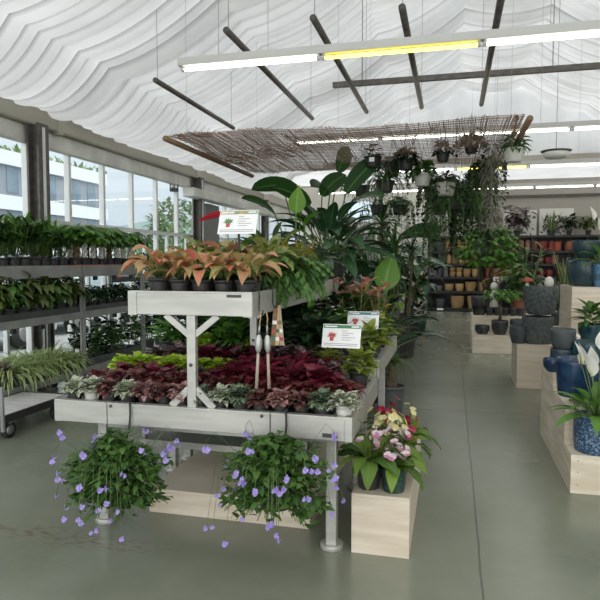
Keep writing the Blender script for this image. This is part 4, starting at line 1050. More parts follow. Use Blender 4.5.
# spathiphyllum / aspidistra with many dark lance leaves
def fountain(n, z0, L, W, mat, seed, shape='lance', e1=.15, droop=1.1, pet=.35, pot=None, fold=.25):
    R.seed(seed); st = MB(); f = rosette(n, L, W, z0, 1.4, e1, droop, shape, 7, fold, pet, .006, .03, stems=st); return potted(pot or bigpot(.17, .3), f, mat, st)
SPA = fountain(64, .3, .48, .165, 'spath', 12, pet=.36, e1=.0, droop=1.0)
def raised(proto, h, r, m='pot_black'):
    """the same plant in a tall planter"""
    pr = [('planter', pot_mesh(r, h, m, r0=r*.8, rim=.04, n=26), None)]
    return pr+[(n, me, (None if q is None else q+1)) for n, me, q in proto]
def stand(name, label, loc, h, r):
    t_ = thing('plant_stand', label, 'stand', loc); n = 3
    obj('top', MB().lathe([(r, h-.03), (r, h)], 24), 'wood', t_)
    for k in range(3): obj('leg', MB().obox((C(k*2.1)*r*.8, S(k*2.1)*r*.8, 0), (C(k*2.1)*r*.7, S(k*2.1)*r*.7, h-.03), .04, .04), 'wood', t_)
stand('plant_stand', 'wooden stand lifting the dark peace lily behind the bench', (-1.36, 6.78, 0), 1.3, .2)
place(SPA, 'peace_lily', 'large dark lance-leaved peace lily behind the upper tray', 'plant', (-1.36, 6.78, 1.3), .5, 1.1)
stand('plant_stand', 'wooden stand under the long-leaved plant left of the bird of paradise', (-2.1, 6.85, 0), 1.0, .2)
place(fountain(34, .3, .42, .11, 'bird', 13, pet=.45), 'cast_iron_plant', 'long-leaved green plant behind the left of the upper tray', 'plant', (-2.1, 6.85, 1.0), 1.5, 1.1)
place(fountain(30, .3, .5, .14, 'spath', 14, pet=.5, e1=.4), 'cast_iron_plant', 'dark big-leaved plant standing low behind the bench right end', 'plant', (-1.0, 7.3, 0), 1.1, 1.15)
place(fountain(30, .3, .5, .13, 'darkgloss', 15, pet=.45, e1=.5), 'cast_iron_plant', 'glossy dark plant behind the bright banana-like leaf', 'plant', (-.95, 8.1, 0), 2.1, 1.1)
place(fountain(28, .3, .46, .12, 'dark', 16, pet=.6), 'cast_iron_plant', 'dark leafy plant half hidden behind the pink bracts', 'plant', (-1.55, 7.95, 0), .1, 1.25)
# dracaena heads on canes
def dracaena(hs, L, W, mat, seed, n=46, canes=None):
    R.seed(seed); tr, f = MB(), MB()
    for i, h in enumerate(hs):
        a = i*2.2; x, y = C(a)*.1, S(a)*.1; tr.tube([(x*.5, y*.5, .25), (x, y, h*.6), (x*1.2, y*1.2, h)], .026, 8, .02)
        for k in range(n):
            t = k/n; yw = k*2.4; f.leaf((x*1.2, y*1.2, h-.12+.16*(1-t)), yw, 1.45-1.5*t, L*R.uniform(.8, 1.1), W, 1.3+.6*t, 'strap', 6, .3)
    return [('pot', bigpot(.18, .32), None), ('foliage', f.mesh('foliage', mat), None), ('trunk', tr.mesh('trunk', 'bark'), None)]
p = at(386, 262, 8.9); place(dracaena((1.55, 1.95, 1.2), .5, .035, 'green', 3), 'dracaena', 'dracaena with strappy leaf heads on canes left of the aisle', 'plant', (p[0], 8.9, 0), 0, 1.12)
p = at(405, 260, 10.2); place(dracaena((1.5, 1.2), .45, .03, 'dark', 5, 40), 'dracaena', 'second darker dracaena beside the aisle behind the first', 'plant', (p[0], 10.2, 0), .7, 1.15)
p = at(352, 270, 10.5); place(dracaena((1.8, 1.4, 1.1), .5, .04, 'dark', 6, 40), 'dracaena', 'dark dracaena in front of the pale slatted partition', 'plant', (p[0]-.1, 10.5, 0), .7, 1.1)
# fig with big drooping leaves on a pallet
R.seed(301)
px_, _, _ = on(410, 336, 0)
t_ = thing('wooden_pallet', 'wooden pallet beside the aisle under the big fig', 'pallet', (-1.0, 13.2, 0))
for k in range(5): obj('board', MB().box(-.5, .5, -.38+.16*k, -.26+.16*k, .11, .132), 'pallet', t_)
for x in (-.45, 0, .45): obj('block', MB().box(x-.05, x+.05, -.38, .38, .0, .11), 'pallet', t_)
st, f = MB(), MB(); bushy(st, f, 9, 1.5, .75, .55, .32, .35, 7, 'ovate', 1.5, .016, .3, .1)
place([('pot', pot_mesh(.26, .36, 'slate_pot', rim=.06, n=28), None), ('foliage', f.mesh('foliage', 'spath'), None), ('stem', st.mesh('stem', 'stem_brown'), None)], 'fiddle_leaf_fig', 'big dark fig with drooping leaves standing on the pallet', 'plant', (-1.02, 13.15, .132), .4, .95)
place([('pot', pot_mesh(.2, .3, 'green_pot', rim=.06, n=28), None), ('foliage', dome(60, .3, .3, .2, .1, .32).mesh('foliage', 'dark'), None)], 'dark_shrub', 'low dark plant in a dark green pot on the pallet edge', 'plant', (-.68, 12.98, .132))
st, f = MB(), MB(); bushy(st, f, 9, 1.3, .5, .42, .26, .3, 6, 'heart', 1.5, .014, .35, .1)
place(potted(bigpot(.2, .34), f, 'dark', st), 'large_leaf_plant', 'dark plant with big heart-shaped leaves left of the fig', 'plant', (-1.35, 11.4, 0), .9, 1.1)
st, f = MB(), MB(); bushy(st, f, 12, 2.2, .6, .2, .09, .3, 14, 'ovate', 1.0, .012, .3, .3)
place(potted(bigpot(.2, .34), f, 'green', st), 'weeping_fig', 'tall small-leaved fig behind the dracaenas', 'plant', (-1.5, 12.2, 0), .2, 1.05)
q = at(436, 243, 11.6); blades([(440, 236, 11.6, PI*.98, .35, .85, .55, 1.1, .55, 'heart'), (425, 262, 11.7, -.3, .2, .5, .3, 1.2, .2, 'heart'), (415, 250, 11.8, 2.0, .6, .5, .3, 1.2, .2, 'heart')], (-.85, 11.8, 0), 'spath', bigpot(.2, .34), 'elephant_ear', 'plant with one huge dark leaf drooping above the aisle')
# ponytail palm in the grey pot
R.seed(17); st, f = MB(), MB()
st.tube([(0, 0, .28), (0, 0, .33), (.01, 0, .4), (.015, 0, .52)], .07, 12, .028)
for i in range(60): f.leaf((.015, 0, .5+.03*R.random()), i*2.4, R.uniform(.2, 1.3), R.uniform(.3, .5), .011, R.uniform(1.5, 2.6), 'strap', 8, .3)
place([('pot', pot_mesh(.145, .31, 'grey_pot', r0=.115, rim=.1, n=30), None), ('soil', soil_mesh(.145, .29), None), ('foliage', f.mesh('foliage', 'olive'), None), ('trunk', st.mesh('trunk', 'bark'), None)], 'ponytail_palm', 'ponytail palm in a tapered grey pot by the bench end', 'plant', (-.6, 6.28, 0))

# pale slatted partition at the back left
x0 = at(345, 255, 14.6)[0]; x1 = at(376, 255, 14.6)[0]
t_ = thing('slatted_partition', 'pale grey slatted partition behind the plants at the back', 'partition', (x0, 14.6, 0))
n = 11
for k in range(n): obj('slat', MB().box((x1-x0)*k/n, (x1-x0)*(k+.72)/n, -.03, .03, 0.05, 2.35-.1*(k % 2)), 'midgrey_pot', t_)
for z in (.3, 2.1): obj('rail', MB().box(0, x1-x0, .03, .06, z-.04, z+.04), 'midgrey_pot', t_)

# ================================================================== HANGING PLANTS
def hang(label, px, py, Y, r, potm, kind, mat, seed, ln=.4, n=14, top=2.9, name='hanging_planter', L=.07, W=.04):
    R.seed(seed); p = at(px, py, Y); t_ = thing(name, label, 'hanging plant', (p[0], Y, p[2]))
    h = r*1.25; obj('pot', pot_mesh(r, h, potm, r0=r*.72, rim=.1, n=20), None, t_).location = (0, 0, -h)
    w_ = MB(); top_z = min(top, 8)-p[2]
    for k in range(3): w_.tube([(C(k*2.1)*r, S(k*2.1)*r, 0), (0, 0, .32)], .003, 4)
    w_.tube([(0, 0, .31), (0, 0, max(top_z, .36))], .003, 4); obj('hanger', w_, 'wire', t_)
    f, st = MB(), MB()
    if kind == 'vine': trails(f, st, int(n*1.5), r*1.6, ln, L, W, 0.04, 'heart'); f2 = dome(40, r*.9, .14, .1, .05, .0, 'ovate', 1.2); f.add(f2.v, f2.f, f2.uv)
    elif kind == 'spider': f = rosette(n, ln, .022, 0, 1.3, .1, 2.6, 'strap', 8, .3, r0=r*.3)
    elif kind == 'bush': f = dome(int(n*1.8), r*1.0, .16, L*1.15, W*1.15, -.02, 'ovate', 1.5, .2)
    elif kind == 'fern':
        for i in range(n):
            a = i*2.4; e = R.uniform(.2, 1.2); q = Vector((0, 0, 0))
            for j in range(9):
                q = q+Vector((C(a)*C(e), S(a)*C(e), S(e)))*ln/9; e -= .28
                for sg in (-1, 1): f.leaf(q, a+sg*1.2, e+.1, L*S(PI*(.15+.8*j/9))+.01, .018, .4, 'lance', 2)
    obj('foliage', f, mat, t_)
    if st.v: obj('stem', st, 'stem', t_)
    return t_
hang('dark hanging pot with a white label under the mat, above the paddle leaf', 373, 157, 7.2, .1, 'black', 'bush', 'dark', 1, n=16, L=.07)
obj('label_tag', MB().box(-.03, .03, -.112, -.108, -.07, -.02), 'card', bpy.data.objects['hanging_planter'])
hang('dark hanging plant to the right of the labelled pot', 406, 160, 7.4, .1, 'black', 'bush', 'dark', 2, n=44, L=.11, W=.05)
hang('small dark hanging plant against the mat, centre one of three', 443, 153, 7.2, .08, 'black', 'bush', 'darkgloss', 3, n=30, L=.09, W=.04)
hang('small dark trailing plant against the mat near its right end', 471, 145, 7.2, .075, 'black', 'vine', 'dark', 4, .25, 16)
hang('strappy fern hanging left, in front of the window on the back wall', 385, 181, 7.8, .12, 'pot_black', 'spider', 'green', 5, .5, 44)
hang('white hanging pot with green hood of leaves, left of the two', 423, 174, 7.6, .12, 'white_pot', 'bush', 'green', 6, n=40, L=.13, W=.06)
hang('white hanging pot trailing dark vines, right of the two', 446, 183, 7.6, .12, 'white_pot', 'vine', 'dark', 7, .5, 22)
hang('large strappy spider-like plant hanging over the aisle shelves', 461, 196, 8.2, .14, 'pot_black', 'spider', 'green', 8, .7, 130)
hang('dark vine hanging behind the strappy spider-like plant', 480, 176, 8.3, .12, 'pot_black', 'vine', 'dark', 9, 1.0, 36)
hang('leafy vine hanging left over the fig', 400, 205, 9.2, .12, 'pot_black', 'vine', 'green', 10, .7, 22)
hang('dark fern hanging behind the labelled pot', 362, 186, 8.8, .12, 'pot_black', 'fern', 'dark', 11, .45, 20, L=.07)
hang('tangled vine hanging over the back shelves, left of the moss', 440, 205, 9.4, .12, 'pot_black', 'vine', 'green', 12, 1.1, 34)
hang('white hanging pot with bushy greens at the right end of the mat', 514, 149, 6.5, .105, 'white_pot', 'bush', 'green', 13, n=46, L=.1, W=.03)
hang('dark trailing plant hanging below the right end of the mat', 487, 168, 7.4, .1, 'pot_black', 'vine', 'dark', 14, .6, 20)
hang('dark bushy hanging plant left over the slatted partition', 392, 166, 8.0, .11, 'pot_black', 'vine', 'dark', 21, .5, 24)
hang('dark hanging vine in the middle between the white pots', 433, 190, 8.6, .12, 'pot_black', 'vine', 'dark', 22, .7, 26)
hang('dark hanging fern at the left over the dracaena', 378, 205, 9.0, .12, 'pot_black', 'fern', 'dark', 23, .55, 26, L=.08)
hang('large-leaved hanging vine left of the grey moss over the shelves', 470, 205, 8.8, .13, 'pot_black', 'vine', 'dark', 24, .8, 30, L=.1, W=.06)
p = at(493, 132, 6.9); R.seed(15)
t_ = thing('air_moss', 'long grey-green column of hanging moss under the mat edge', 'hanging plant', (p[0], 6.9, p[2])); f = MB()
for i in range(420):
    z = -R.random()**.8*1.0; a = R.uniform(0, 6.28); r_ = .075*(1-.4*abs(z))*math.sqrt(R.random()); f.leaf((C(a)*r_, S(a)*r_, z), a, -.4, R.uniform(.08, .18), .012, 1.2, 'strap', 3, .1)
obj('strands', f, 'moss', t_); obj('hanger', MB().tube([(0, 0, -.3), (0, 0, 2.9-p[2])], .004, 4), 'wire', t_)
t_ = thing('hooked_pole', 'short brown pole slanting down from the right mat corner', 'pole', at(517, 119, 6.4)); q = Vector(at(511, 147, 6.4))-Vector(at(517, 119, 6.4))
obj('shaft', MB().tube([(0, 0, 0), q], .012, 8), 'wood', t_); obj('tip', MB().tube([(0, 0, -.01), (0, 0, .035)], .018, 8), 'steel_dark', t_)

# ================================================================== BACK SHELVES
SY = 20.0
sx0, sx1 = -.75, 5.6
t_ = thing('pot_shelf', 'long black shelving unit full of pots along the back wall', 'shelving', (sx0, SY, 0)); W_ = sx1-sx0
LV = {308: .1, 291: .66, 277: 1.12, 263: 1.55, 251: 1.95, 236: 2.43}
for z in LV.values(): 
    s_ = obj('shelf_board', MB().box(0, W_, 0, .55, z-.07, z), 'shelf_dark', t_)
obj('back_panel', MB().box(0, W_, .55, .57, 0, 2.43), 'shelf_dark', t_)
for k in range(5): obj('upright', MB().box(W_*k/4-.02, W_*k/4+.02, .05, .55, 0, 2.43), 'shelf_dark', t_)
for k in range(5): obj('price_tag', MB().box(.3+k*1.2, .5+k*1.2, -.01, 0, .04, .1), 'card', t_)
SH = {}
def spot(lv, px, w, hh, m, stack=1, what='pot'):
    z = LV[lv]; x = at(px, 262, SY+.2)[0]; r = w/600*20*.5*.97; h = hh/600*20; key = (m, round(r, 2), round(h, 2))
    if key not in SH: SH[key] = [('pot', pot_mesh(r, h, m, r0=r*(.92 if hh > w*1.1 else .78), rim=0, n=18, belly=.06), None)]
    return SH[key], x, z, h
CN = {'tan': 'tan', 'tan2': 'pale wooden', 'terra': 'terracotta', 'pinkish': 'dusty pink', 'orange_pot': 'orange', 'red_pot': 'red-brown', 'magenta_pot': 'magenta', 'char_pot': 'charcoal', 'midgrey_pot': 'grey', 'white_pot': 'white'}
LN = {308: 'the bottom shelf', 291: 'the fifth shelf down', 277: 'the fourth shelf down', 263: 'the third shelf down', 251: 'the second shelf down', 236: 'the top shelf'}
rows = {251: [(430, 6, 6, 'midgrey_pot', 1), (439.5, 9.5, 9, 'char_pot', 1), (447.5, 5, 5.5, 'tan2', 2), (453.8, 6, 6, 'tan', 2), (460.5, 6.4, 5.5, 'tan2', 2), (467, 6.4, 5.5, 'tan', 2), (513.5, 6, 10, 'tan', 1), (521, 5, 10.5, 'pinkish', 1), (527.7, 5.2, 10.5, 'pinkish', 1), (534.3, 5, 10.5, 'terra', 1), (542.5, 9, 9, 'red_pot', 1), (550.6, 5.5, 9, 'red_pot', 1), (557, 7, 8.5, 'orange_pot', 1), (568.5, 8, 9, 'terra', 1), (577, 6, 10, 'terra', 1), (583, 4.5, 8, 'pinkish', 1), (589, 7.5, 7, 'magenta_pot', 1), (598, 7, 7, 'magenta_pot', 1)],
        263: [(432, 5.5, 6.5, 'midgrey_pot', 1), (442, 9.5, 9, 'char_pot', 1), (449, 4.8, 9, 'tan2', 1), (455, 6, 4.6, 'tan', 2), (461.5, 6, 4.6, 'tan2', 2), (468, 6, 4.6, 'tan', 2), (476, 7, 8, 'tan2', 1), (497, 8, 5.5, 'orange_pot', 1), (507, 6, 6, 'terra', 1), (540.5, 7, 6, 'red_pot', 1), (548.2, 6.5, 6, 'red_pot', 1), (555, 6, 8, 'pinkish', 1), (573, 7, 6, 'red_pot', 1), (590, 8, 6, 'magenta_pot', 1)],
        277: [(428.5, 6.5, 8, 'midgrey_pot', 1), (434.8, 4.5, 6, 'midgrey_pot', 1), (440.3, 5.3, 8.6, 'char_pot', 1), (446, 5, 8.8, 'midgrey_pot', 1), (452.7, 6, 4.5, 'tan', 2), (459.4, 6, 4.6, 'tan2', 2), (467.2, 8, 8, 'tan', 1), (476, 8, 8, 'tan2', 1), (489, 6, 9, 'orange_pot', 1), (496, 6.4, 8.5, 'orange_pot', 1), (502, 5, 5, 'terra', 1), (508, 6, 5.5, 'orange_pot', 1), (514, 5, 5, 'terra', 1), (520, 5, 9, 'pinkish', 1), (525, 3.4, 9, 'pinkish', 1), (533, 8.5, 6.5, 'magenta_pot', 1), (541.5, 7, 8, 'magenta_pot', 1), (549.5, 6.5, 7, 'red_pot', 1), (560, 7, 7, 'magenta_pot', 1)],
        291: [(430, 7, 6, 'char_pot', 1), (439, 8, 5, 'midgrey_pot', 1), (449.5, 9.5, 7, 'tan', 1), (460, 9, 7.2, 'tan2', 1), (471.3, 11.5, 9, 'tan', 1), (482, 8.5, 8.6, 'tan2', 1), (497, 8, 6, 'orange_pot', 1), (560, 10, 8, 'red_pot', 1)],
        308: [(441, 10, 9, 'char_pot', 1), (458, 13.5, 12, 'tan', 1), (474.5, 13, 12, 'tan2', 1), (491, 12, 11, 'tan', 1)]}
for lv, rw in rows.items():
    for i, (px, w_, h_, m, st_) in enumerate(rw):
        pr, x, z, h = spot(lv, px, w_, h_, m)
        for k in range(st_):
            n_ = '%s pot%s, %s from the left on %s' % (CN[m], '' if st_ == 1 else (', lower of two stacked' if k == 0 else ', upper of two stacked'), ORD[i], LN[lv])
            place(pr, 'flower_pot', n_, 'pot', (x, SY+.22, z+k*(h+.002)), 0, 1, 'pots on the back shelves')
# price sign
e = at(498.5, 279, 19.4); t_ = thing('price_sign', 'small white sign on a post before the back shelves', 'sign', (e[0], 19.4, 0))
obj('post', MB().tube([(0, 0, 0), (0, 0, e[2])], .015, 6), 'steel_dark', t_); c = obj('card', MB().box(-.15, .15, -.02, -.005, e[2]-.08, e[2]+.1), 'card', t_); obj('picture', MB().box(-.1, -.04, -.022, -.02, e[2]-.05, e[2]+.03), 'print_red', c); obj('text_line', MB().box(-.01, .1, -.022, -.02, e[2]-.02, e[2]), 'ink', c)
# pictures and plants on the top board
def picture(label, pxa, pxb, ya, yb, seed):
    a = at(pxa, yb, 20.45); b_ = at(pxb, ya, 20.45); t_ = thing('plant_picture', label, 'picture', (a[0], 20.45, 2.43)); w_, h_ = b_[0]-a[0], b_[2]-2.43
    obj('board', MB().box(0, w_, 0, .04, 0, h_), 'ceramic_white', t_); R.seed(seed); f = MB()
    for i in range(60):
        u, v = R.uniform(.1, .9)*w_, R.uniform(.1, .75)*h_; a_ = R.uniform(0, 6.28); l = .12
        f.add([(u, -.004, v), (u+C(a_)*l*.5-S(a_)*.03, -.004, v+S(a_)*l*.5+C(a_)*.03), (u+C(a_)*l, -.004, v+S(a_)*l), (u+C(a_)*l*.5+S(a_)*.03, -.004, v+S(a_)*l*.5-C(a_)*.03)], [(0, 1, 2, 3)], rnd=R.random())
    obj('printed_leaves', f, 'olive' if seed % 2 else 'burg_silver', t_); obj('printed_pot', MB().box(w_*.4, w_*.6, -.005, 0, .06, h_*.3), 'midgrey_pot', t_)
picture('left white picture of a plant standing on the back shelves', 503, 537, 210, 236, 1)
picture('right white picture of a plant standing on the back shelves', 539, 574, 208, 236, 2)
def top_plant(name, label, px, proto, s, z=2.43, Y_=20.2): x = at(px, 240, Y_)[0]; place(proto, name, label, 'plant', (x, Y_, z), px, s)
R.seed(404)
SAN = potted(pot_mesh(.1, .12, 'pot_black'), rosette(16, .55, .06, .1, 1.5, 1.05, .1, 'strap', 5, .25, r0=.05), 'sanse')
top_plant('sansevieria', 'sansevieria on the top shelf between the pictures', 551, SAN, 1.25)
top_plant('red_leaf_plant', 'dark red leafy plant on the top shelf before the left picture', 517, leafy('burg_silver', 8, .6, .3, .28, .12, 8, PL), 1.25)
top_plant('green_shelf_plant', 'green plant on the top shelf before the right picture', 569, leafy('dark', 8, .4, .25, .22, .1, 8, PL), 1.2)
top_plant('strappy_shelf_plant', 'strappy plant on the left end of the top shelf', 436, potted(PL, rosette(26, .6, .05, .1, 1.4, .4, 1.0, 'strap', 6), 'green'), 1.3)
top_plant('leafy_shelf_plant', 'leafy plant on the left of the top shelf', 452, leafy('green', 8, .4, .25, .2, .08, 8, PL), 1.2)
top_plant('leafy_shelf_plant', 'pale leafy plant at the right end of the top shelf', 588, leafy('olive', 8, .4, .25, .22, .1, 8, PL), 1.2)
top_plant('sansevieria', 'tall sansevieria in front of the red pots', 566, SAN, 1.55, 1.12, 19.7) if False else None

# tree with palmate leaves in the middle of the back
R.seed(61); tr, f, st = MB(), MB(), MB()
for q in range(3): tr.tube([(.04*C(q*2.1), .04*S(q*2.1), .4), (.07*C(q*2.1), .07*S(q*2.1), 1.0), (.16*C(q*2.1+.4), .16*S(q*2.1+.4), 1.5), (.3*C(q*2.1+.6), .3*S(q*2.1+.6), 1.9)], .04, 8, .022)
for i in range(66):
    a = i*2.4; e = R.uniform(-.6, 1.3); q = Vector((C(a)*C(e)*.5, S(a)*C(e)*.5, 1.85+S(e)*.5)); st.tube([(C(a)*.18, S(a)*.18, 1.65), q.lerp(Vector((0, 0, 1.8)), .4), q], .006, 4); palmate(f, q, a, .2, 6, .27, .1, 1.1)
p = at(487, 300, 13.4)
place([('pot', pot_mesh(.24, .42, 'gloss_dark', rim=.06, n=28), None), ('trunk', tr.mesh('trunk', 'bark'), None), ('foliage', f.mesh('foliage', 'fresh'), None), ('branch', st.mesh('branch', 'stem'), None)], 'money_tree', 'large leafy tree with forked trunk before the back shelves', 'tree', (p[0], 13.4, 0), .5, 1.0)

# ================================================================== MIDDLE AND RIGHT DISPLAYS
def pl_box(name, label, x0, x1, y0, y1, h, m='ply', z=0): return crate(name, label, x0, x1, y0, y1, h, m, 'display box')
pl_box('display_box', 'low front step of the pale wooden display in the middle back', .37, 1.75, 10.95, 11.55, .31, 'ply_white')
pl_box('display_box', 'higher back step of the pale wooden display in the middle back', .37, 1.9, 11.57, 12.5, .6, 'ply_white')
pl_box('display_box', 'square pale plywood box carrying the big stone pots', .82, 1.5, 8.0, 8.72, .55)
pl_box('display_box', 'tall pale plywood box at the right carrying the blue-grey vases', 1.19, 2.0, 6.6, 7.3, 1.345)
# stepped display, one piece
prof = [(4.41, 0), (5.9, 0), (5.9, .68), (5.24, .68), (5.24, .56), (4.68, .56), (4.68, .27), (4.41, .27)]
t_ = thing('stepped_display', 'whitewashed stepped wooden display at the right front', 'display box', (1.5, 5.1, 0)); b = MB()
n = len(prof)
for x in (.82, 2.2):
    b = MB(); vs = [(x+o-1.5, y-5.1, z) for o in ((0, .018) if x < 1 else (-.018, 0)) for y, z in prof]
    b.add(vs, [tuple(range(n)), tuple(range(2*n-1, n-1, -1))]+[(i, (i+1) % n, n+(i+1) % n, n+i) for i in range(n)], smooth=False); obj('side_panel', b, 'ply_white', t_)
for (y0, y1, z0, z1) in ((4.41, 4.428, 0, .25), (4.68, 4.698, .27, .542), (5.24, 5.258, .56, .662), (5.882, 5.9, 0, .662)): obj('riser', MB().box(.838-1.5, 2.182-1.5, y0-5.1, y1-5.1, z0, z1), 'ply_white', t_)
for (y0, y1, z) in ((4.41, 4.68, .27), (4.68, 5.24, .56), (5.24, 5.9, .68)): obj('step', MB().box(.838-1.5, 2.182-1.5, y0-5.1, y1-5.1, z-.018, z), 'ply_white', t_)
for z in (.06, .15, .23): obj('screw', MB().tube([(.835-1.5+.03, 4.41-5.1-.002, z), (.835-1.5+.03, 4.41-5.1, z)], .004, 8), 'steel_dark', t_)

def vase(label, px, pyb, ptop, w, m, Y, z=None, name='flower_pot', r0=.7, belly=.1, rim=0, sq=None, n=36, cat='pot', th=.06):
    """pot whose base is at height z on depth Y"""
    x = at(px, pyb, Y)[0]; zb = at(px, pyb, Y)[2] if z is None else z; r = w/600*(Y*1.0/C(PSI)+0)*.5*.985
    dep = (Y*C(PSI)*C(TH)-x*S(PSI)); r = w/600*dep*.5; h = (pyb-ptop)/600*dep
    place([('pot', pot_mesh(r, h, m, r0=r*r0, rim=rim, n=n, belly=belly, sq=sq, th=th, fill=.3), None)], name, label, cat, (x, Y, zb)); return x, Y, zb, r, h
# stone pots on the square box
vase('lower big dark stone pot standing upside down on the square box', 537, 345, 318, 30, 'stone_pot', 8.27, .55, r0=.9, belly=.05)
vase('upper big dark stone pot, wide bowl on the lower one', 540, 318.5, 290, 33, 'stone_pot', 8.27, .55+.376, r0=.74, belly=.12)
vase('grey round pot beside the big stone pots on the square box', 518, 341, 323, 17, 'slate_pot', 8.2, .55, belly=.12)
vase('lower textured grey pot of two right of the big stone pots', 558, 327, 313, 14, 'stone_pot', 8.5, .55, belly=.05, r0=.85)
vase('upper textured grey pot of two right of the big stone pots', 558, 312.6, 300, 13, 'stone_pot', 8.5, .55+.213, belly=.05, r0=.85)
e = at(548, 290, 8.27)
t_ = thing('ceramic_egg', 'white ceramic egg resting on the upper big stone pot', 'ornament', (e[0], 8.2, 1.26)); obj('shell', MB().ball((0, 0, .075), .058, .058, .08, 18, 12), 'ceramic_white', t_)
t_ = thing('ceramic_mushroom', 'orange mushroom ornament on the upper big stone pot', 'ornament', (e[0]-.25, 8.3, 1.26)); obj('stalk', MB().lathe([(.03, 0), (.022, .06), (.02, .09)], 12), 'ceramic_white', t_); obj('cap', MB().lathe([(.02, .08), (.085, .085), (.07, .12), (.005, .14)], 18), 'orange_pot', t_)
t_ = thing('round_ornament', 'small grey ball ornament between the mushroom and the egg', 'ornament', (e[0]-.12, 8.12, 1.26)); obj('ball', MB().ball((0, 0, .035), .036, n=14, m=10), 'midgrey_pot', t_)
# vases on the tall box
vase('wide blue-grey vase on the tall plywood box', 585, 288, 262, 31, 'teal_pot', 6.9, 1.345, r0=.72, belly=.16)
vase('rounded blue-grey bowl stacked on the wide vase', 586, 271, 253, 26, 'teal_pot', 6.88, 1.345+.292, r0=.6, belly=.16)
vase('dark blue-grey vase behind the stacked vases', 576, 288, 260, 18, 'teal_pot', 7.15, 1.345, belly=.1)
vase('light blue pot hanging over the right edge of the photo', 602, 303, 280, 18, 'bluebucket', 6.7, 1.345, belly=.05, name='flower_pot')
# stacked pots and glazed pots on the stepped display
x, y, z, r, h = vase('lower dark teal pot on the third step, under the smooth grey-blue pot', 562, 363, 344, 22, 'teal_pot', 5.62, .68, r0=.85)
vase('smooth grey-blue pot stacked on the dark teal pot', 562.5, 345, 325, 24, 'slate_pot', 5.62, .68+h, r0=.72, belly=.14)
vase('tall dark teal glazed pot at the back of the third step', 588, 372, 343, 30, 'teal_glaze', 5.55, .68, r0=.85)
vase('low blue glazed bowl at the left of the third step', 553.5, 373, 360, 20, 'blue_glaze', 5.38, .68, r0=.6, belly=.2)
vase('blue glazed pot on the second step, left one', 575, 396, 358, 38, 'blue_glaze', 5.02, .56, r0=.86, rim=0, belly=.02)
vase('blue glazed pot on the second step, at the right edge', 598, 398, 361, 34, 'blue_glaze', 4.9, .56, r0=.86, belly=.02)
# speckled blue pots with peace lilies on the first step
def peace(seed, nsp=7, n=26, L=.24):
    R.seed(seed); st = MB(); f = rosette(n, L, .075, .2, 1.35, .3, 1.0, 'ovate', 6, .25, .12, .004, .015, stems=st); sp = []
    for i in range(nsp):
        a = i*2.4+.5; rr = R.uniform(.05, .14); h = R.uniform(.48, .66)*(L/.24); q = Vector((C(a)*rr, S(a)*rr, h)); st.tube([(0, 0, .2), (q.x*.4, q.y*.4, h*.65), q], .0035, 5)
        m_ = MB(); m_.leaf(q, a, 1.35, .15, .085, .25, 'ovate', 7, .45); sx = MB(); sx.tube([q+Vector((C(a)*.01, S(a)*.01, 0)), q+Vector((C(a)*.022, S(a)*.022, .06))], .006, 7, .004)
        sp.append((m_, sx))
    pr = [('foliage', f.mesh('foliage', 'fresh'), None), ('stem', st.mesh('stem', 'stem'), None)]
    for m_, sx in sp:
        pr.append(('spathe', m_.mesh('spathe', 'white_spathe'), None)); pr.append(('spadix', sx.mesh('spadix', 'cream'), len(pr)-1))
    return pr
bp = pot_mesh(.128, .235, 'blue_speck', r0=.122, rim=0, n=36, belly=.05); pb = MB()
for i in range(34): a, r_ = i*2.4, .105*math.sqrt((i+.5)/34); pb.ball((C(a)*r_, S(a)*r_, .215), .014, .012, .01, 7, 5)
tg = MB().box(-.028, .028, -.142, -.138, .115, .19); td = MB().tube([(0, -.1425, .155), (0, -.1422, .155)], .01, 10)
def lily(label, loc, seed, rz, s=1, nsp=7):
    pk = peace(seed, nsp); k = len(pk)
    return place([('pot', bp, None)]+[(n, m, None if q is None else q+1) for n, m, q in pk]+[('pebbles', pb.mesh('pebbles', 'ceramic_white'), None), ('paper_tag', tg.mesh('paper_tag', 'paperbrown'), None), ('tag_print', td.mesh('tag_print', 'ink_dark'), k+2)], 'peace_lily', label, 'plant', loc, rz, s)
lily('white peace lily in a blue speckled pot with a kraft tag on the lowest step', (1.0, 4.545, .27), 71, .25, 1.1, 9)
lily('second peace lily in a blue speckled pot, cut by the right photo edge', (1.29, 4.545, .27), 72, 1.4, 1.05, 6)
# plants on the right behind the steps
R.seed(90)
p = at(591, 338, 6.25)
place([('pot', pot_mesh(.11, .16, 'teal_glaze', rim=0, belly=.08), None), ('foliage', dome(40, .09, .14, .17, .07, .17).mesh('foliage', 'green'), None)], 'leafy_potted_plant', 'leafy plant in a teal glazed pot before the tall plywood box', 'plant', (1.28, 6.15, .86), .4)
pl_box('display_box', 'narrow wooden box behind the third step carrying the leafy teal pot', 1.05, 2.0, 5.95, 6.5, .855)
t_ = thing('daisy_ornament', 'white flower-shaped ornament beside the leafy teal pot', 'ornament', (1.13, 6.02, .855)); obj('petals', MB().ball((0, 0, .045), .04, .02, .04, 14, 10), 'ceramic_white', t_); obj('centre', MB().ball((0, -.02, .045), .012, .008, .012, 8, 6), 'ink', t_)
p = at(588, 262, 6.2); pk = peace(33, 5, 22, .28)
place([('pot', pot_mesh(.12, .2, 'bluebucket', rim=.08, belly=.03), None)]+[(n, m, None if q is None else q+1) for n, m, q in pk], 'peace_lily', 'tall peace lily at the right photo edge beside the stacked vases', 'plant', (1.52, 6.75, 1.345), .9, 1.0)
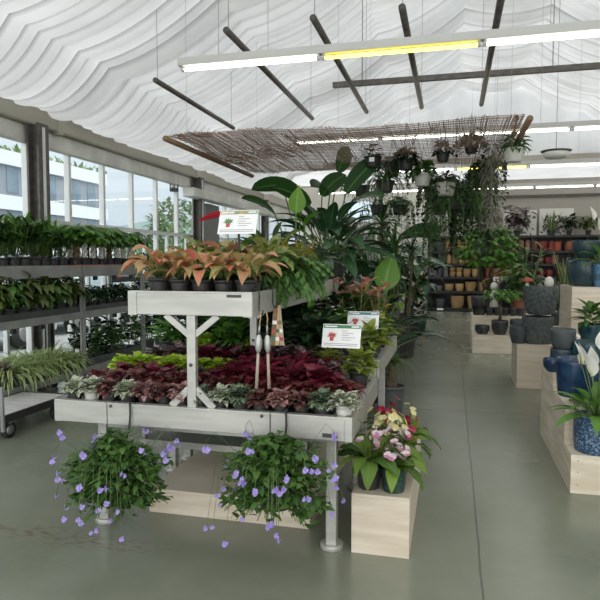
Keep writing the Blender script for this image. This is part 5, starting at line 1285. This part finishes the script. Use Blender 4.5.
# pots on the middle display
def midpot(label, px, pb_, pt, w, m, Y, z, **k): return vase(label, px, pb_, pt, w, m, Y, z, **k)
midpot('small oval charcoal pot on the low front step', 482, 336.5, 327.5, 14, 'gloss_dark', 11.2, .31, belly=.15, r0=.7)
midpot('grey pot holding the little fig tree on the low front step', 499.5, 336.5, 322, 16, 'gloss_dark', 11.2, .31, belly=.14, r0=.7)
midpot('round slate pot at the right of the low front step', 517, 339, 323, 14, 'slate_pot', 11.2, .31, belly=.14, r0=.7)
midpot('tall glossy charcoal pot at the left end of the back step', 479, 319, 300, 17, 'gloss_dark', 11.85, .6, belly=.1, r0=.65)
midpot('glossy dark pot lying behind, beside the price sign', 506, 302, 283, 18, 'gloss_dark', 12.2, .95, belly=.16, r0=.7) if False else None
for i, px in enumerate((489, 497, 505, 513, 521)): midpot('low dark glossy pot, %s from the left in the row on the back step' % ORD[i], px, 320, 312, 8, 'gloss_dark', 11.8, .6, belly=.15, r0=.7)
midpot('big glossy dark jar on the back step beside the white figurine', 508, 317, 283, 19, 'gloss_dark', 12.25, .6, belly=.18, r0=.6)
e = at(494, 300, 12.1); t_ = thing('garden_figurine', 'white stone figurine on the back step beside the dark jar', 'ornament', (e[0], 12.1, .6))
obj('body', MB().lathe([(.09, 0), (.1, .05), (.07, .25), (.085, .36), (.05, .44), (.03, .46)], 16).ball((0, 0, .53), .075, .07, .085), 'ceramic_white', t_)
R.seed(66); st, f = MB(), MB(); st.tube([(0, 0, .1), (.02, 0, .3), (-.03, 0, .42)], .03, 8, .018)
for i in range(12):
    a = i*2.4; q = Vector((C(a)*.26*R.uniform(.5, 1), S(a)*.26*R.uniform(.5, 1), .5+.12*R.random())); st.tube([(-.02, 0, .4), q*.6+Vector((0, 0, .2)), q], .006, 4)
    for k in range(9): f.leaf(q+Vector((R.uniform(-.1, .1), R.uniform(-.1, .1), R.uniform(-.05, .06))), R.uniform(0, 6.3), R.uniform(-.5, .5), .16, .055, .9, 'ovate', 4)
p = at(499.5, 336, 11.2)
place([('trunk', st.mesh('trunk', 'bark'), None), ('foliage', f.mesh('foliage', 'fresh'), None)], 'bonsai_fig', 'small bonsai-like fig with spreading leaves in the low grey pot', 'plant', (p[0], 11.2, .46))
st, f = MB(), MB(); bushy(st, f, 8, .55, .3, .26, .11, .3, 8, 'ovate', 1.1, .01, .3, .3)
p = at(519, 312, 11.9); place([('pot', pot_mesh(.15, .26, 'terra', rim=.08), None), ('foliage', f.mesh('foliage', 'green'), None), ('stem', st.mesh('stem', 'stem'), None)], 'leafy_potted_plant', 'leafy plant in a brown pot on the back step left of the stone pots', 'plant', (p[0], 11.9, .6), .3, 1.1)
p = at(520, 260, 14.2)
st, f = MB(), MB(); bushy(st, f, 9, 1.2, .5, .3, .11, .3, 10, 'lance', 1.1, .01, .3, .3)
place(potted(bigpot(.2, .35), f, 'olive', st), 'leafy_potted_plant', 'pale-leaved plant standing before the dusty pink pots', 'plant', (p[0], 14.2, 0), .3, 1.25)
place(potted(bigpot(.2, .35), f, 'croton', st), 'croton', 'yellow-flowered plant behind the low glossy pots', 'plant', (at(510, 300, 13.2)[0], 13.2, 0), 1.3, .95)
for i, (px, Y_, m, s_, lb) in enumerate(((543, 13.6, 'dark', 1.0, 'dark leafy plant standing behind the big stone pots'), (560, 14.5, 'darkgloss', 1.05, 'dark plant below the red pots right of the egg'), (532, 15.0, 'burg_silver', .95, 'dark purple plant below the magenta pots'))):
    R.seed(500+i); st, f = MB(), MB(); bushy(st, f, 11, .8, .5, .24, .1, .35, 9, 'ovate', 1.0, .01, .3, .3)
    place(potted(bigpot(.22, .38), f, m, st), 'leafy_potted_plant', lb, 'plant', (at(px, 300, Y_)[0], Y_, 0), i, s_)
for i, (px, Y_, s_, hz, lb) in enumerate(((567, 13.0, 1.35, .95, 'yellow-edged sansevieria before the red pots, left of two'), (581, 13.3, .95, 1.2, 'smaller sansevieria before the red pots, right of two'))):
    x = at(px, 262, Y_)[0]; stand('plant_stand', ('stand under the larger yellow-edged sansevieria', 'stand under the smaller right sansevieria')[i], (x, Y_, 0), hz, .16); place(SAN, 'sansevieria', lb, 'plant', (x, Y_, hz), i, s_)
scene.view_settings.view_transform = 'Standard'
try: scene.view_settings.look = 'None'
except Exception: pass
scene.view_settings.gamma = 1; scene.view_settings.use_curve_mapping = False
scene.view_settings.exposure = .35
scene.cycles.use_denoising = True
